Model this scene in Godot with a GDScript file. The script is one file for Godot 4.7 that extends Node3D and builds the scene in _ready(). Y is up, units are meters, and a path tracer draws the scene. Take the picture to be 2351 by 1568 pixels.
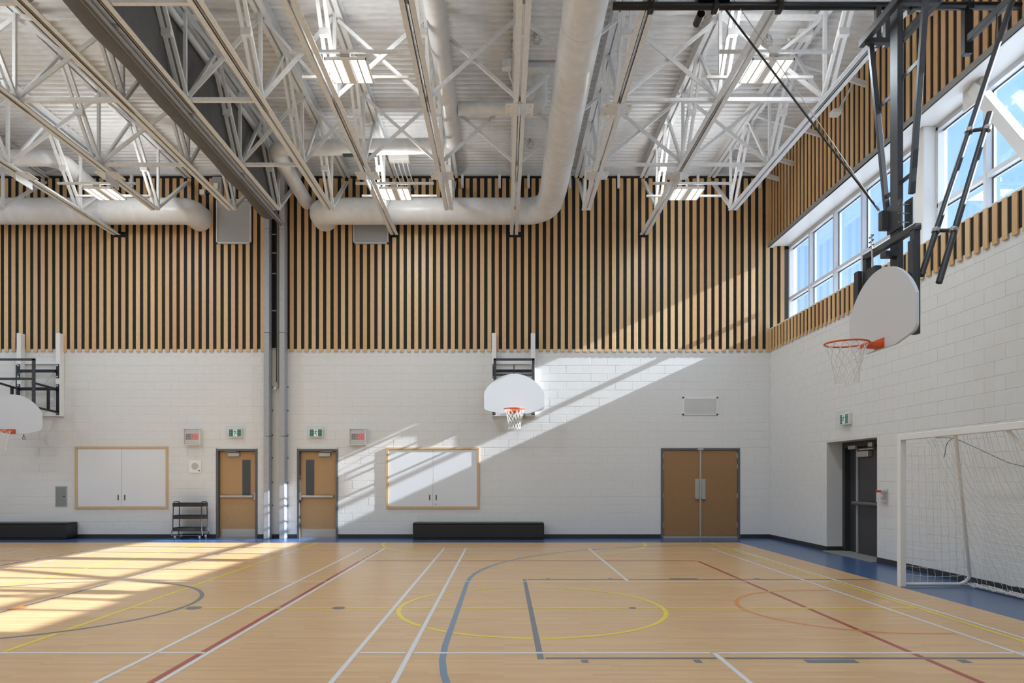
extends Node3D
# A school gymnasium seen from the middle of one side: the end wall is 16.83 m ahead, the window wall 6.47 m to the side.
# x runs along the end wall, y up, z towards the viewer; the floor is y = 0.

const BACK := -16.83      # face of the block end wall
const SIDE := 6.466       # face of the block window wall
const FRONT := 1.05       # wall behind the viewer
const FAR := -17.43       # opposite side wall
const DECK := 9.0         # underside of the roof deck
const MID := -5.48        # line where the divider curtain splits the hall

class Shape:
	var v := PackedVector3Array()
	var n := PackedVector3Array()
	var uv := PackedVector2Array()

	func tri(a: Vector3, b: Vector3, c: Vector3, na: Vector3, nb: Vector3, nc: Vector3) -> void:
		if (b - a).cross(c - a).dot(na + nb + nc) > 0.0:
			v.append(a); v.append(c); v.append(b)
			n.append(na); n.append(nc); n.append(nb)
		else:
			v.append(a); v.append(b); v.append(c)
			n.append(na); n.append(nb); n.append(nc)

	func quad(a: Vector3, b: Vector3, c: Vector3, d: Vector3, m: Vector3) -> void:
		tri(a, b, c, m, m, m)
		tri(a, c, d, m, m, m)

	func boxb(c: Vector3, s: Vector3, B: Basis, bevel := 0.0) -> void:
		var h := s * 0.5
		var ax := [B.x, B.y, B.z]
		var hh := [h.x, h.y, h.z]
		var e: float = minf(bevel, minf(h.x, minf(h.y, h.z)) * 0.9)
		for i in 3:
			var j := (i + 1) % 3
			var k := (i + 2) % 3
			for sg in [-1.0, 1.0]:
				var o: Vector3 = c + ax[i] * hh[i] * sg
				var p: Vector3 = ax[j] * (hh[j] - e)
				var q: Vector3 = ax[k] * (hh[k] - e)
				quad(o - p - q, o + p - q, o + p + q, o - p + q, ax[i] * sg)
		if e <= 0.0:
			return
		for i in 3:
			var j := (i + 1) % 3
			var k := (i + 2) % 3
			for sj in [-1.0, 1.0]:
				for sk in [-1.0, 1.0]:
					var w: Vector3 = ax[i] * (hh[i] - e)
					var a: Vector3 = c + ax[j] * sj * hh[j] + ax[k] * sk * (hh[k] - e)
					var b: Vector3 = c + ax[j] * sj * (hh[j] - e) + ax[k] * sk * hh[k]
					quad(a - w, a + w, b + w, b - w, (ax[j] * sj + ax[k] * sk).normalized())
		for sx in [-1.0, 1.0]:
			for sy in [-1.0, 1.0]:
				for sz in [-1.0, 1.0]:
					var m: Vector3 = (B.x * sx + B.y * sy + B.z * sz).normalized()
					var x: Vector3 = c + B.x * sx * h.x + B.y * sy * (h.y - e) + B.z * sz * (h.z - e)
					var y: Vector3 = c + B.x * sx * (h.x - e) + B.y * sy * h.y + B.z * sz * (h.z - e)
					var z: Vector3 = c + B.x * sx * (h.x - e) + B.y * sy * (h.y - e) + B.z * sz * h.z
					tri(x, y, z, m, m, m)

	func box(c: Vector3, s: Vector3, bevel := 0.0) -> void:
		boxb(c, s, Basis.IDENTITY, bevel)

	func span(x0: float, x1: float, y0: float, y1: float, z0: float, z1: float, bevel := 0.0) -> void:
		box(Vector3(x0 + x1, y0 + y1, z0 + z1) * 0.5, Vector3(absf(x1 - x0), absf(y1 - y0), absf(z1 - z0)), bevel)

	func bar(p: Vector3, q: Vector3, w: float, h: float, up := Vector3.UP, bevel := 0.0) -> void:
		var t := (q - p).normalized()
		var u := up - t * up.dot(t)
		if u.length() < 0.01:
			u = Vector3.RIGHT - t * t.x
		u = u.normalized()
		boxb((p + q) * 0.5, Vector3((q - p).length(), h, w), Basis(t, u, t.cross(u)), bevel)

	func tube(pts: PackedVector3Array, r: float, seg := 10, caps := true, closed := false) -> void:
		var m := pts.size()
		var rings: Array[PackedVector3Array] = []
		var norms: Array[PackedVector3Array] = []
		var u := Vector3.ZERO
		for i in m:
			var a := pts[i - 1] if i > 0 else (pts[m - 1] if closed else pts[0])
			var b := pts[i + 1] if i < m - 1 else (pts[0] if closed else pts[m - 1])
			var t := (b - a).normalized()
			if u == Vector3.ZERO:
				u = Vector3.UP.cross(t)
				if u.length() < 0.05:
					u = Vector3.RIGHT.cross(t)
			u = (u - t * u.dot(t)).normalized()
			var w := t.cross(u)
			var ring := PackedVector3Array()
			var nn := PackedVector3Array()
			for k in seg:
				var d := u * cos(TAU * k / seg) + w * sin(TAU * k / seg)
				nn.append(d)
				ring.append(pts[i] + d * r)
			rings.append(ring)
			norms.append(nn)
		for i in (m if closed else m - 1):
			var j := (i + 1) % m
			for k in seg:
				var l := (k + 1) % seg
				tri(rings[i][k], rings[j][k], rings[j][l], norms[i][k], norms[j][k], norms[j][l])
				tri(rings[i][k], rings[j][l], rings[i][l], norms[i][k], norms[j][l], norms[i][l])
		if caps and not closed:
			for e in [[0, 1], [m - 1, m - 2]]:
				var t: Vector3 = (pts[e[0]] - pts[e[1]]).normalized()
				for k in seg:
					tri(pts[e[0]], rings[e[0]][k], rings[e[0]][(k + 1) % seg], t, t, t)

	func rod(a: Vector3, b: Vector3, r: float, seg := 10) -> void:
		tube(PackedVector3Array([a, b]), r, seg)

	# a flat outline in the plane of ax and ay, thickened along ax x ay
	func plate(poly: PackedVector2Array, o: Vector3, ax: Vector3, ay: Vector3, thick: float, smooth_edge := false) -> void:
		var az := ax.cross(ay).normalized()
		var idx := Geometry2D.triangulate_polygon(poly)
		for sg in [0.0, 1.0]:
			var m: Vector3 = az * (1.0 if sg > 0.5 else -1.0)
			for t in range(0, idx.size(), 3):
				var p := []
				for k in 3:
					p.append(o + ax * poly[idx[t + k]].x + ay * poly[idx[t + k]].y + az * thick * sg)
				tri(p[0], p[1], p[2], m, m, m)
		var cw := Geometry2D.is_polygon_clockwise(poly)
		for i in poly.size():
			var a := poly[i]
			var b := poly[(i + 1) % poly.size()]
			var e := (b - a).normalized()
			var out := Vector2(e.y, -e.x) * (-1.0 if cw else 1.0)
			var m := ax * out.x + ay * out.y
			var pa := o + ax * a.x + ay * a.y
			var pb := o + ax * b.x + ay * b.y
			quad(pa, pb, pb + az * thick, pa + az * thick, m)

	func mesh() -> ArrayMesh:
		var arr := []
		arr.resize(Mesh.ARRAY_MAX)
		arr[Mesh.ARRAY_VERTEX] = v
		arr[Mesh.ARRAY_NORMAL] = n
		if uv.size() == v.size():
			arr[Mesh.ARRAY_TEX_UV] = uv
		var am := ArrayMesh.new()
		am.add_surface_from_arrays(Mesh.PRIMITIVE_TRIANGLES, arr)
		return am

var M := {}
var used := {}
var rng := RandomNumberGenerator.new()
const ORD := ["zeroth", "first", "second", "third", "fourth", "fifth", "sixth", "seventh", "eighth", "ninth", "tenth", "eleventh", "twelfth"]

func numbered(called: String) -> String:
	if not used.has(called):
		used[called] = 0
		return called
	used[called] += 1
	return "%s_%03d" % [called, used[called]]

func tag(o: Node3D, label: String, category: String, group := "", kind := "") -> void:
	o.set_meta("label", label)
	o.set_meta("category", category)
	if group: o.set_meta("group", group)
	if kind: o.set_meta("kind", kind)

func thing(called: String, label: String, category: String, at := Vector3.ZERO, group := "", kind := "") -> Node3D:
	var o := Node3D.new()
	o.name = numbered(called)
	add_child(o)
	o.position = at
	tag(o, label, category, group, kind)
	return o

# one named mesh; s is in the coordinates of the parent
func put(parent: Node3D, called: String, s: Variant, m: Material, at := Vector3.ZERO) -> MeshInstance3D:
	var o := MeshInstance3D.new()
	o.name = numbered(called) if parent == self else called
	o.mesh = s if s is Mesh else s.mesh()
	o.material_override = m
	o.position = at
	o.cast_shadow = GeometryInstance3D.SHADOW_CASTING_SETTING_ON
	parent.add_child(o, true)
	return o

func pbox(parent: Node3D, called: String, x0: float, x1: float, y0: float, y1: float, z0: float, z1: float, m: Material, bevel := 0.0) -> MeshInstance3D:
	var s := Shape.new()
	s.span(x0, x1, y0, y1, z0, z1, bevel)
	return put(parent, called, s, m)

func pbar(parent: Node3D, called: String, p: Vector3, q: Vector3, w: float, h: float, m: Material, up := Vector3.UP, bevel := 0.0) -> MeshInstance3D:
	var s := Shape.new()
	s.bar(p, q, w, h, up, bevel)
	return put(parent, called, s, m)

func prod(parent: Node3D, called: String, p: Vector3, q: Vector3, r: float, m: Material, seg := 12) -> MeshInstance3D:
	var s := Shape.new()
	s.rod(p, q, r, seg)
	return put(parent, called, s, m)

func path(pts: Array, radius: float, steps := 8) -> PackedVector3Array:
	var out := PackedVector3Array()
	for i in pts.size():
		var p: Vector3 = pts[i]
		if i == 0 or i == pts.size() - 1:
			out.append(p)
			continue
		var a: Vector3 = (pts[i - 1] - p).normalized()
		var b: Vector3 = (pts[i + 1] - p).normalized()
		var ang := a.angle_to(b)
		var cut := minf(radius / tan(ang * 0.5), minf((pts[i - 1] - p).length(), (pts[i + 1] - p).length()) * 0.49)
		var rr := cut * tan(ang * 0.5)
		var centre: Vector3 = p + (a + b).normalized() * rr / sin(ang * 0.5)
		var s: Vector3 = p + a * cut - centre
		var e: Vector3 = p + b * cut - centre
		for k in steps + 1:
			out.append(centre + s.slerp(e, float(k) / steps))
	return out

func mat(c: Color, rough: float, metal := 0.0, spec := 0.5) -> StandardMaterial3D:
	var m := StandardMaterial3D.new()
	m.albedo_color = c
	m.roughness = rough
	m.metallic = metal
	m.metallic_specular = spec
	return m

func noise_tex(sd: int, freq: float, lo: Color, hi: Color, normal := false, size := 256, octaves := 4) -> NoiseTexture2D:
	var f := FastNoiseLite.new()
	f.seed = sd
	f.noise_type = FastNoiseLite.TYPE_SIMPLEX_SMOOTH
	f.frequency = freq
	f.fractal_octaves = octaves
	var t := NoiseTexture2D.new()
	t.noise = f
	t.width = size
	t.height = size
	t.seamless = true
	if normal:
		t.as_normal_map = true
		t.bump_strength = 2.0
	else:
		var g := Gradient.new()
		g.set_color(0, lo)
		g.set_color(1, hi)
		t.color_ramp = g
	return t

func triplanar(m: StandardMaterial3D, sc: Vector3) -> StandardMaterial3D:
	m.uv1_triplanar = true
	m.uv1_world_triplanar = true
	m.uv1_scale = sc
	return m

func materials() -> void:
	var w := mat(Color(0.868, 0.863, 0.855), 0.5)
	w.albedo_texture = noise_tex(3, 0.02, Color(0.985, 0.985, 0.983), Color(1, 1, 1))
	M.block = triplanar(w, Vector3(0.9, 0.9, 0.9))
	M.mortar = triplanar(mat(Color(0.85, 0.845, 0.835), 0.6), Vector3(1, 1, 1))
	M.paint = mat(Color(0.84, 0.835, 0.82), 0.5)
	M.steel = triplanar(mat(Color(0.915, 0.93, 0.95), 0.45), Vector3(1.3, 1.3, 1.3))
	M.steel.albedo_texture = noise_tex(11, 0.03, Color(0.93, 0.93, 0.92), Color(1, 1, 1))
	M.deck = triplanar(mat(Color(0.935, 0.95, 0.97), 0.5), Vector3(0.6, 0.6, 0.6))
	M.deck.albedo_texture = noise_tex(12, 0.02, Color(0.93, 0.925, 0.915), Color(1, 1, 1))
	M.duct = triplanar(mat(Color(0.915, 0.93, 0.95), 0.32), Vector3(0.7, 0.7, 0.7))
	M.duct.albedo_texture = noise_tex(14, 0.025, Color(0.93, 0.93, 0.92), Color(1, 1, 1))
	M.duct.normal_enabled = true
	M.duct.normal_scale = 0.12
	M.duct.normal_texture = noise_tex(15, 0.012, Color.BLACK, Color.WHITE, true)
	M.backing = mat(Color(0.075, 0.075, 0.08), 0.75)
	M.slats = []
	var tones := [Color(0.885, 0.745, 0.55), Color(0.87, 0.715, 0.515), Color(0.90, 0.775, 0.59), Color(0.86, 0.695, 0.49), Color(0.905, 0.77, 0.57), Color(0.875, 0.715, 0.545)]
	for i in tones.size():
		var s := mat(tones[i], 0.42)
		s.albedo_texture = noise_tex(30 + i, 0.035, Color(0.86, 0.83, 0.79), Color(1, 1, 1), false, 512, 5)
		M.slats.append(triplanar(s, Vector3(7.0, 0.35, 7.0)))
	M.wood_frame = triplanar(mat(Color(0.86, 0.74, 0.58), 0.5), Vector3(2, 2, 2))
	M.wood_frame.albedo_texture = M.slats[0].albedo_texture
	M.door = triplanar(mat(Color(0.72, 0.575, 0.405), 0.42), Vector3(4.0, 0.5, 4.0))
	M.door.albedo_texture = noise_tex(41, 0.03, Color(0.92, 0.9, 0.88), Color(1, 1, 1), false, 512, 5)
	M.door_dark = triplanar(mat(Color(0.62, 0.475, 0.32), 0.42), Vector3(4.0, 0.5, 4.0))
	M.door_dark.albedo_texture = noise_tex(42, 0.03, Color(0.90, 0.88, 0.86), Color(1, 1, 1), false, 512, 5)
	M.frame_grey = mat(Color(0.36, 0.365, 0.375), 0.45)
	M.column = triplanar(mat(Color(0.66, 0.67, 0.69), 0.4), Vector3(1, 1, 1))
	M.column.albedo_texture = noise_tex(43, 0.03, Color(0.94, 0.94, 0.94), Color(1, 1, 1))
	M.charcoal = mat(Color(0.19, 0.19, 0.2), 0.5)
	M.black = mat(Color(0.07, 0.072, 0.078), 0.35)
	M.gunmetal = triplanar(mat(Color(0.235, 0.24, 0.255), 0.45), Vector3(2, 2, 2))
	M.gunmetal.albedo_texture = noise_tex(45, 0.04, Color(0.8, 0.8, 0.8), Color(1, 1, 1))
	M.vinyl = triplanar(mat(Color(0.115, 0.115, 0.12), 0.42), Vector3(1.2, 1.2, 1.2))
	M.vinyl.normal_enabled = true
	M.vinyl.normal_texture = noise_tex(46, 0.012, Color.BLACK, Color.WHITE, true)
	M.vinyl.normal_scale = 0.35
	M.curtain = triplanar(mat(Color(0.38, 0.385, 0.39), 0.55), Vector3(0.8, 0.8, 0.8))
	M.curtain.albedo_texture = noise_tex(47, 0.03, Color(0.88, 0.88, 0.88), Color(1, 1, 1))
	M.white = mat(Color(0.90, 0.895, 0.885), 0.4)
	M.board = mat(Color(0.83, 0.84, 0.855), 0.35)
	M.whiteboard = mat(Color(0.88, 0.885, 0.895), 0.25)
	M.alu = mat(Color(0.80, 0.805, 0.815), 0.4, 0.15)
	M.trim_grey = mat(Color(0.58, 0.585, 0.58), 0.45)
	M.chrome = mat(Color(0.78, 0.78, 0.78), 0.28, 0.9)
	M.satin = mat(Color(0.72, 0.71, 0.69), 0.4, 0.6)
	M.orange = mat(Color(0.82, 0.33, 0.10), 0.4)
	M.net = mat(Color(0.90, 0.89, 0.87), 0.8)
	M.rope = mat(Color(0.22, 0.25, 0.25), 0.7)
	M.red = mat(Color(0.72, 0.12, 0.13), 0.4)
	M.clear = mat(Color(0.92, 0.94, 0.95, 0.22), 0.05)
	M.clear.transparency = BaseMaterial3D.TRANSPARENCY_ALPHA
	M.glass = mat(Color(0.97, 0.99, 1.0, 0.03), 0.0)
	M.glass.transparency = BaseMaterial3D.TRANSPARENCY_ALPHA
	M.lite = mat(Color(0.30, 0.31, 0.32), 0.12)
	M.sign_green = mat(Color(0.10, 0.38, 0.30), 0.4)
	M.sign_green.emission_enabled = true
	M.sign_green.emission = Color(0.10, 0.38, 0.30)
	M.sign_green.emission_energy_multiplier = 0.25
	M.sign_white = mat(Color(0.88, 0.93, 0.92), 0.4)
	M.sign_white.emission_enabled = true
	M.sign_white.emission = Color(0.85, 0.95, 0.92)
	M.sign_white.emission_energy_multiplier = 0.2
	M.led = mat(Color(0.8, 0.1, 0.15), 0.4)
	M.led.emission_enabled = true
	M.led.emission = Color(1.0, 0.16, 0.22)
	M.led.emission_energy_multiplier = 0.7
	M.lamp_glow = mat(Color(1, 1, 1), 0.4)
	M.lamp_glow.emission_enabled = true
	M.lamp_glow.emission = Color(1.0, 0.985, 0.95)
	M.lamp_glow.emission_energy_multiplier = 1.7
	M.blue = triplanar(mat(Color(0.28, 0.395, 0.57), 0.25), Vector3(1.5, 1.5, 1.5))
	M.blue.albedo_texture = noise_tex(51, 0.04, Color(0.9, 0.9, 0.9), Color(1, 1, 1))
	M.concrete = triplanar(mat(Color(0.60, 0.60, 0.585), 0.6), Vector3(1.5, 1.5, 1.5))
	M.concrete.albedo_texture = noise_tex(52, 0.05, Color(0.85, 0.85, 0.84), Color(1, 1, 1))
	M.paving = mat(Color(0.80, 0.80, 0.79), 0.8)
	M.wood_floor = floor_material()
	M.line = {
		"white": mat(Color(0.86, 0.86, 0.87), 0.3), "yellow": mat(Color(0.92, 0.82, 0.17), 0.3), "red": mat(Color(0.66, 0.27, 0.25), 0.3),
		"blue": mat(Color(0.40, 0.51, 0.62), 0.3), "grey": mat(Color(0.40, 0.42, 0.44), 0.3), "orange": mat(Color(0.86, 0.55, 0.28), 0.3),
	}

# maple strips, 57 mm wide, of random lengths and tones, with their grain
func floor_material() -> StandardMaterial3D:
	var W := 2048
	var H := 1152
	var rows := 36
	var data := PackedByteArray()
	data.resize(W * H * 3)
	var r := RandomNumberGenerator.new()
	r.seed = 77
	var f := FastNoiseLite.new()
	f.seed = 4
	f.frequency = 0.012
	f.fractal_octaves = 3
	var rh := H / rows
	for row in rows:
		var cuts := PackedInt32Array([0])
		while cuts[cuts.size() - 1] < W:
			cuts.append(cuts[cuts.size() - 1] + r.randi_range(150, 620))
		var tone := PackedFloat32Array()
		for i in cuts.size():
			tone.append(r.randf_range(-1.0, 1.0))
		for y in rh:
			var yy := row * rh + y
			var seg := 0
			var edge := 0.975 if y == 0 else 1.0
			for x in W:
				if x >= cuts[seg + 1]:
					seg += 1
				var g := f.get_noise_2d(x * 0.35, yy * 7.0 + row * 91.0)
				var k := (1.0 + 0.032 * tone[seg] + 0.04 * g) * edge
				if x == cuts[seg]:
					k *= 0.95
				var at := (yy * W + x) * 3
				data[at] = int(clampf(209.0 * k, 0, 255))
				data[at + 1] = int(clampf(169.0 * (k + 0.012 * tone[seg]), 0, 255))
				data[at + 2] = int(clampf(122.0 * (k + 0.03 * tone[seg]), 0, 255))
	var img := Image.create_from_data(W, H, false, Image.FORMAT_RGB8, data)
	var m := mat(Color(1, 1, 1), 0.3)
	m.albedo_texture = ImageTexture.create_from_image(img)
	m.uv1_scale = Vector3(1.0 / 3.65, 1.0 / 2.052, 1)
	return m

func sky_material() -> PanoramaSkyMaterial:
	var W := 512
	var H := 256
	var img := Image.create_empty(W, H, false, Image.FORMAT_RGBF)
	var f := FastNoiseLite.new()
	f.seed = 9
	f.frequency = 1.3
	f.fractal_octaves = 5
	for y in H:
		var el := (0.5 - (y + 0.5) / H) * PI
		for x in W:
			var az := (x + 0.5) / W * TAU
			var d := Vector3(cos(az) * cos(el), sin(el), sin(az) * cos(el))
			var t := clampf(sin(el), 0.0, 1.0)
			var c := Vector3(0.46, 0.72, 1.02).lerp(Vector3(0.12, 0.36, 0.92), pow(t, 0.55))
			var q := f.get_noise_3d(d.x * 1.1, d.y * 2.6, d.z * 1.1)
			var cl := smoothstep(0.08, 0.5, q) * 0.6
			c = c.lerp(Vector3(0.95, 0.97, 1.0), cl)
			if el < 0.0:
				c = Vector3(0.55, 0.56, 0.57)
			img.set_pixel(x, y, Color(c.x, c.y, c.z))
	var s := PanoramaSkyMaterial.new()
	s.panorama = ImageTexture.create_from_image(img)
	return s

const SKY_ENERGY := 1.42
const LAMP_ENERGY := 5.7          # each lamp, downwards
const LAMP_UPLIGHT := 0.85        # and through the open top of its housing
const LAMP_COLOR := Color(0.90, 0.96, 1.0)
const UPLIGHT_COLOR := Color(1.0, 0.99, 0.97)

func view_and_light() -> void:
	var cam := Camera3D.new()
	cam.name = "camera"
	cam.projection = Camera3D.PROJECTION_FRUSTUM
	cam.near = 0.1
	cam.far = 200.0
	cam.size = 0.1 * 1568.0 / 1590.0                    # lens of 1590 px focal length in a 2351 x 1568 frame
	cam.frustum_offset = Vector2(0.1 * 19.0 / 1590.0, 0.1 * 313.0 / 1590.0)   # raised lens: horizon at row 1097, vanishing point at column 1156.5
	add_child(cam)
	cam.position = Vector3(0, 1.466, 0)
	cam.current = true

	var env := Environment.new()
	env.background_mode = Environment.BG_SKY
	env.sky = Sky.new()
	env.sky.sky_material = sky_material()
	env.background_energy_multiplier = SKY_ENERGY
	env.tonemap_mode = Environment.TONE_MAPPER_LINEAR
	env.tonemap_exposure = 1.04
	env.sdfgi_enabled = true
	env.ssao_enabled = true
	env.ssil_enabled = true
	var we := WorldEnvironment.new()
	we.name = "environment"
	we.environment = env
	add_child(we)

	var sun := DirectionalLight3D.new()
	sun.name = "sun"
	sun.light_color = Color(0.91, 0.955, 1.0)
	sun.light_energy = 6.4
	sun.light_angular_distance = 0.53
	sun.shadow_enabled = true
	add_child(sun)
	sun.look_at_from_position(Vector3.ZERO, Vector3(-1.0, -0.46, -0.095))

# ---------------------------------------------------------------- the hall itself

# blocks 390 x 190 mm with struck joints, laid in running bond; `along` and `out` give the wall's own axes, holes are [a0, a1, y0, y1]
func lay_blocks(wall: Node3D, origin: Vector3, along: Vector3, out: Vector3, a0: float, a1: float, top: int, shift: float, holes: Array, focus: Callable) -> void:
	var full: ArrayMesh = null
	var cache := {}
	var todo := []
	for k in top:
		var y := k * 0.2
		var solid := [[a0, a1]]
		for h in holes:
			if y + 0.1 > h[2] and y + 0.1 < h[3]:
				var next := []
				for s in solid:
					if h[0] > s[0]: next.append([s[0], minf(s[1], h[0])])
					if h[1] < s[1]: next.append([maxf(s[0], h[1]), s[1]])
				solid = next
		for s in solid:
			var start := floorf((s[0] - shift - 0.2 * (k % 2)) / 0.4) * 0.4 + shift + 0.2 * (k % 2)
			var a := start
			while a < s[1] - 0.02:
				var b0 := maxf(a, s[0])
				var b1 := minf(a + 0.4, s[1])
				if b1 - b0 > 0.03:
					todo.append([b0, b1, y, focus.call((b0 + b1) * 0.5, y + 0.1)])
				a += 0.4
	todo.sort_custom(func(p, q): return p[3] < q[3])
	var rest := Shape.new()
	for i in todo.size():
		var t: Array = todo[i]
		var w: float = t[1] - t[0] - 0.008
		var proud := rng.randf_range(-0.0008, 0.0008)
		var c: Vector3 = origin + along * (t[0] + t[1]) * 0.5 + Vector3.UP * (t[2] + 0.1) + out * proud
		if i < 300:
			var key := roundi(w * 1000)
			if not cache.has(key):
				var s := Shape.new()
				block_face(s, Vector3.ZERO, along, out, w)
				cache[key] = s.mesh()
			put(wall, "block", cache[key], M.block, c)
		else:
			block_face(rest, c, along, out, w)
	if rest.v.size() > 0:
		var o := put(wall, "remaining_blocks", rest, M.block)
		o.set_meta("kind", "stuff")

func block_face(s: Shape, c: Vector3, along: Vector3, out: Vector3, w: float) -> void:
	var e := 0.002
	var d := 0.008
	var u := Vector3.UP
	var x := along * (w * 0.5)
	var y := u * 0.0955
	var xi := along * (w * 0.5 - e)
	var yi := u * (0.0955 - e)
	var b := -out * d
	s.quad(c - xi - yi, c + xi - yi, c + xi + yi, c - xi + yi, out)
	var ch := -out * e
	for sg in [-1.0, 1.0]:
		s.quad(c + (xi * sg) - yi, c + (xi * sg) + yi, c + (x * sg) + y + ch, c + (x * sg) - y + ch, (along * sg + out).normalized())
		s.quad(c + (yi * sg) - xi, c + (yi * sg) + xi, c + (y * sg) + x + ch, c + (y * sg) - x + ch, (u * sg + out).normalized())
		s.quad(c + (x * sg) - y + ch, c + (x * sg) + y + ch, c + (x * sg) + y + b, c + (x * sg) - y + b, along * sg)
		s.quad(c + (y * sg) - x + ch, c + (y * sg) + x + ch, c + (y * sg) + x + b, c + (y * sg) - x + b, u * sg)

func build_floor() -> void:
	var f := thing("floor", "pale maple sports floor with coloured court lines and a blue border", "floor", Vector3.ZERO, "", "structure")
	var x0 := 2.0 * MID - 5.32
	var wood := Shape.new()
	wood.quad(Vector3(x0, 0, -15.7), Vector3(5.32, 0, -15.7), Vector3(5.32, 0, -0.1), Vector3(x0, 0, -0.1), Vector3.UP)
	for p in wood.v:
		wood.uv.append(Vector2(p.x, p.z))
	wood.span(x0, 5.32, -0.2, -0.02, -15.7, -0.1)
	while wood.uv.size() < wood.v.size():
		wood.uv.append(Vector2.ZERO)
	put(f, "maple_strips", wood, M.wood_floor)
	var rim := Shape.new()
	rim.span(FAR - 0.3, SIDE + 0.65, -0.2, 0.0, -17.1, -15.7)
	rim.span(FAR - 0.3, SIDE + 0.65, -0.2, 0.0, -0.1, FRONT + 0.3)
	rim.span(FAR - 0.3, x0, -0.2, 0.0, -15.7, -0.1)
	rim.span(5.32, SIDE + 0.65, -0.2, 0.0, -15.7, -0.1)
	put(f, "blue_border", rim, M.blue).set_meta("label", "glossy blue border along the walls")
	# painted lines: [colour, list of outlines]; a later line interrupts the earlier ones with a narrow gap
	var L := []
	var zl := func(col: String, x: float, d0: float, d1: float, w: float): L.append([col, [rect(x - w / 2, x + w / 2, d0, d1)]])
	var xl := func(col: String, d: float, xa: float, xb: float, w: float): L.append([col, [rect(xa, xb, d - w / 2, d + w / 2)]])
	for side in [1.0, -1.0]:
		var mx := func(x: float) -> float: return x if side > 0 else 2.0 * MID - x
		# red small court
		xl.call("red", 12.24, minf(mx.call(-2.53), mx.call(3.39)), maxf(mx.call(-2.53), mx.call(3.39)), 0.05)
		zl.call("red", mx.call(-2.53), 0.5, 12.2, 0.05)
		zl.call("red", mx.call(3.418), 0.5, 12.2, 0.05)
		for k in 5:
			zl.call("red", mx.call(-2.53), 12.45 + 0.33 * k, 12.58 + 0.33 * k, 0.05)
		# yellow court
		zl.call("yellow", mx.call(-4.21), 0.1, 15.69, 0.05)
		zl.call("yellow", mx.call(4.656), 0.1, 15.69, 0.05)
		xl.call("yellow", 7.8, minf(mx.call(-4.18), mx.call(4.63)), maxf(mx.call(-4.18), mx.call(4.63)), 0.05)
		L.append(["yellow", ring(Vector2(mx.call(0.31), 7.8), 1.48, 0.05, 0, TAU)])
		L.append(["yellow", ring(Vector2(mx.call(0.23), 15.66), 2.92, 0.05, PI, TAU)])
		xl.call("yellow", 11.68, mx.call(0.05) - 0.12, mx.call(0.05) + 0.12, 0.05)
		# orange arc below the side basket
		if side > 0:
			L.append(["orange", ring(Vector2(3.93, 7.78), 1.25, 0.05, PI * 0.5, PI * 1.5) + [rect(3.93, 4.25, 9.005, 9.055), rect(3.93, 4.25, 6.505, 6.555)]])
			# blue goal area: two quarter circles joined by a straight
			L.append(["blue", [rect(-0.54, -0.485, 5.98, 9.76)] + ring(Vector2(4.85, 9.75), 5.36, 0.055, PI * 0.5, PI) + ring(Vector2(4.85, 5.98), 5.36, 0.055, PI, PI * 1.5)])
			# grey key of the side basket
			zl.call("grey", 0.30, 5.6, 10.0, 0.052)
			xl.call("grey", 9.97, 0.34, 5.31, 0.05)
			xl.call("grey", 5.63, 0.34, 5.31, 0.05)
			for t in [[0.62, 0.675], [1.52, 1.58], [2.41, 2.82], [3.64, 3.72]]:
				L.append(["grey", [rect(t[0], t[1], 5.49, 5.58)]])
				L.append(["grey", [rect(t[0], t[1], 10.02, 10.11)]])
		# white court of this half
		for d in [14.41, 13.66, 9.81, 5.80]:
			xl.call("white", d, minf(mx.call(-1.24), mx.call(4.76)), maxf(mx.call(-1.24), mx.call(4.76)), 0.04)
		for x in [-1.237, -0.786, 4.30, 4.755]:
			zl.call("white", mx.call(x), 1.2, 14.43, 0.04)
		zl.call("white", mx.call(1.762), 9.81, 14.41, 0.04)
		zl.call("white", mx.call(1.762), 1.2, 5.80, 0.04)
	# the middle white court and the grey full-court centre
	L.append(["grey", ring(Vector2(MID, 7.95), 1.85, 0.05, 0, TAU)])
	zl.call("grey", MID, 0.1, 9.6, 0.05)
	zl.call("grey", MID, 14.5, 15.69, 0.05)
	for d in [14.41, 13.66, 9.81, 5.80]:
		xl.call("white", d, -8.49, -2.47, 0.04)
	for x in [-8.488, -8.04, -2.92, -2.472]:
		zl.call("white", x, 1.2, 14.43, 0.04)
	zl.call("white", MID, 9.83, 14.41, 0.04)
	var polys := []
	for l in L:
		polys.append(l[1])
	var fat := []
	for group in polys:
		var g := []
		for p in group:
			var o := Geometry2D.offset_polygon(p, 0.012)
			if o.size() > 0: g.append(o[0])
		fat.append(g)
	for i in L.size():
		var pieces: Array = polys[i].duplicate()
		for j in range(i + 1, L.size()):
			for cutter in fat[j]:
				var next := []
				for p in pieces:
					if overlap(p, cutter):
						for q in Geometry2D.clip_polygons(p, cutter):
							if not Geometry2D.is_polygon_clockwise(q) and q.size() >= 3:
								next.append(q)
					else:
						next.append(p)
				pieces = next
		var s := Shape.new()
		for p in pieces:
			var idx := Geometry2D.triangulate_polygon(p)
			for t in range(0, idx.size(), 3):
				var a: Vector2 = p[idx[t]]
				var b: Vector2 = p[idx[t + 1]]
				var c: Vector2 = p[idx[t + 2]]
				s.tri(Vector3(a.x, 0.0012, -a.y), Vector3(b.x, 0.0012, -b.y), Vector3(c.x, 0.0012, -c.y), Vector3.UP, Vector3.UP, Vector3.UP)
		if s.v.size() > 0:
			var o := put(f, "court_line", s, M.line[L[i][0]])
			o.set_meta("label", L[i][0] + " painted court line")
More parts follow.
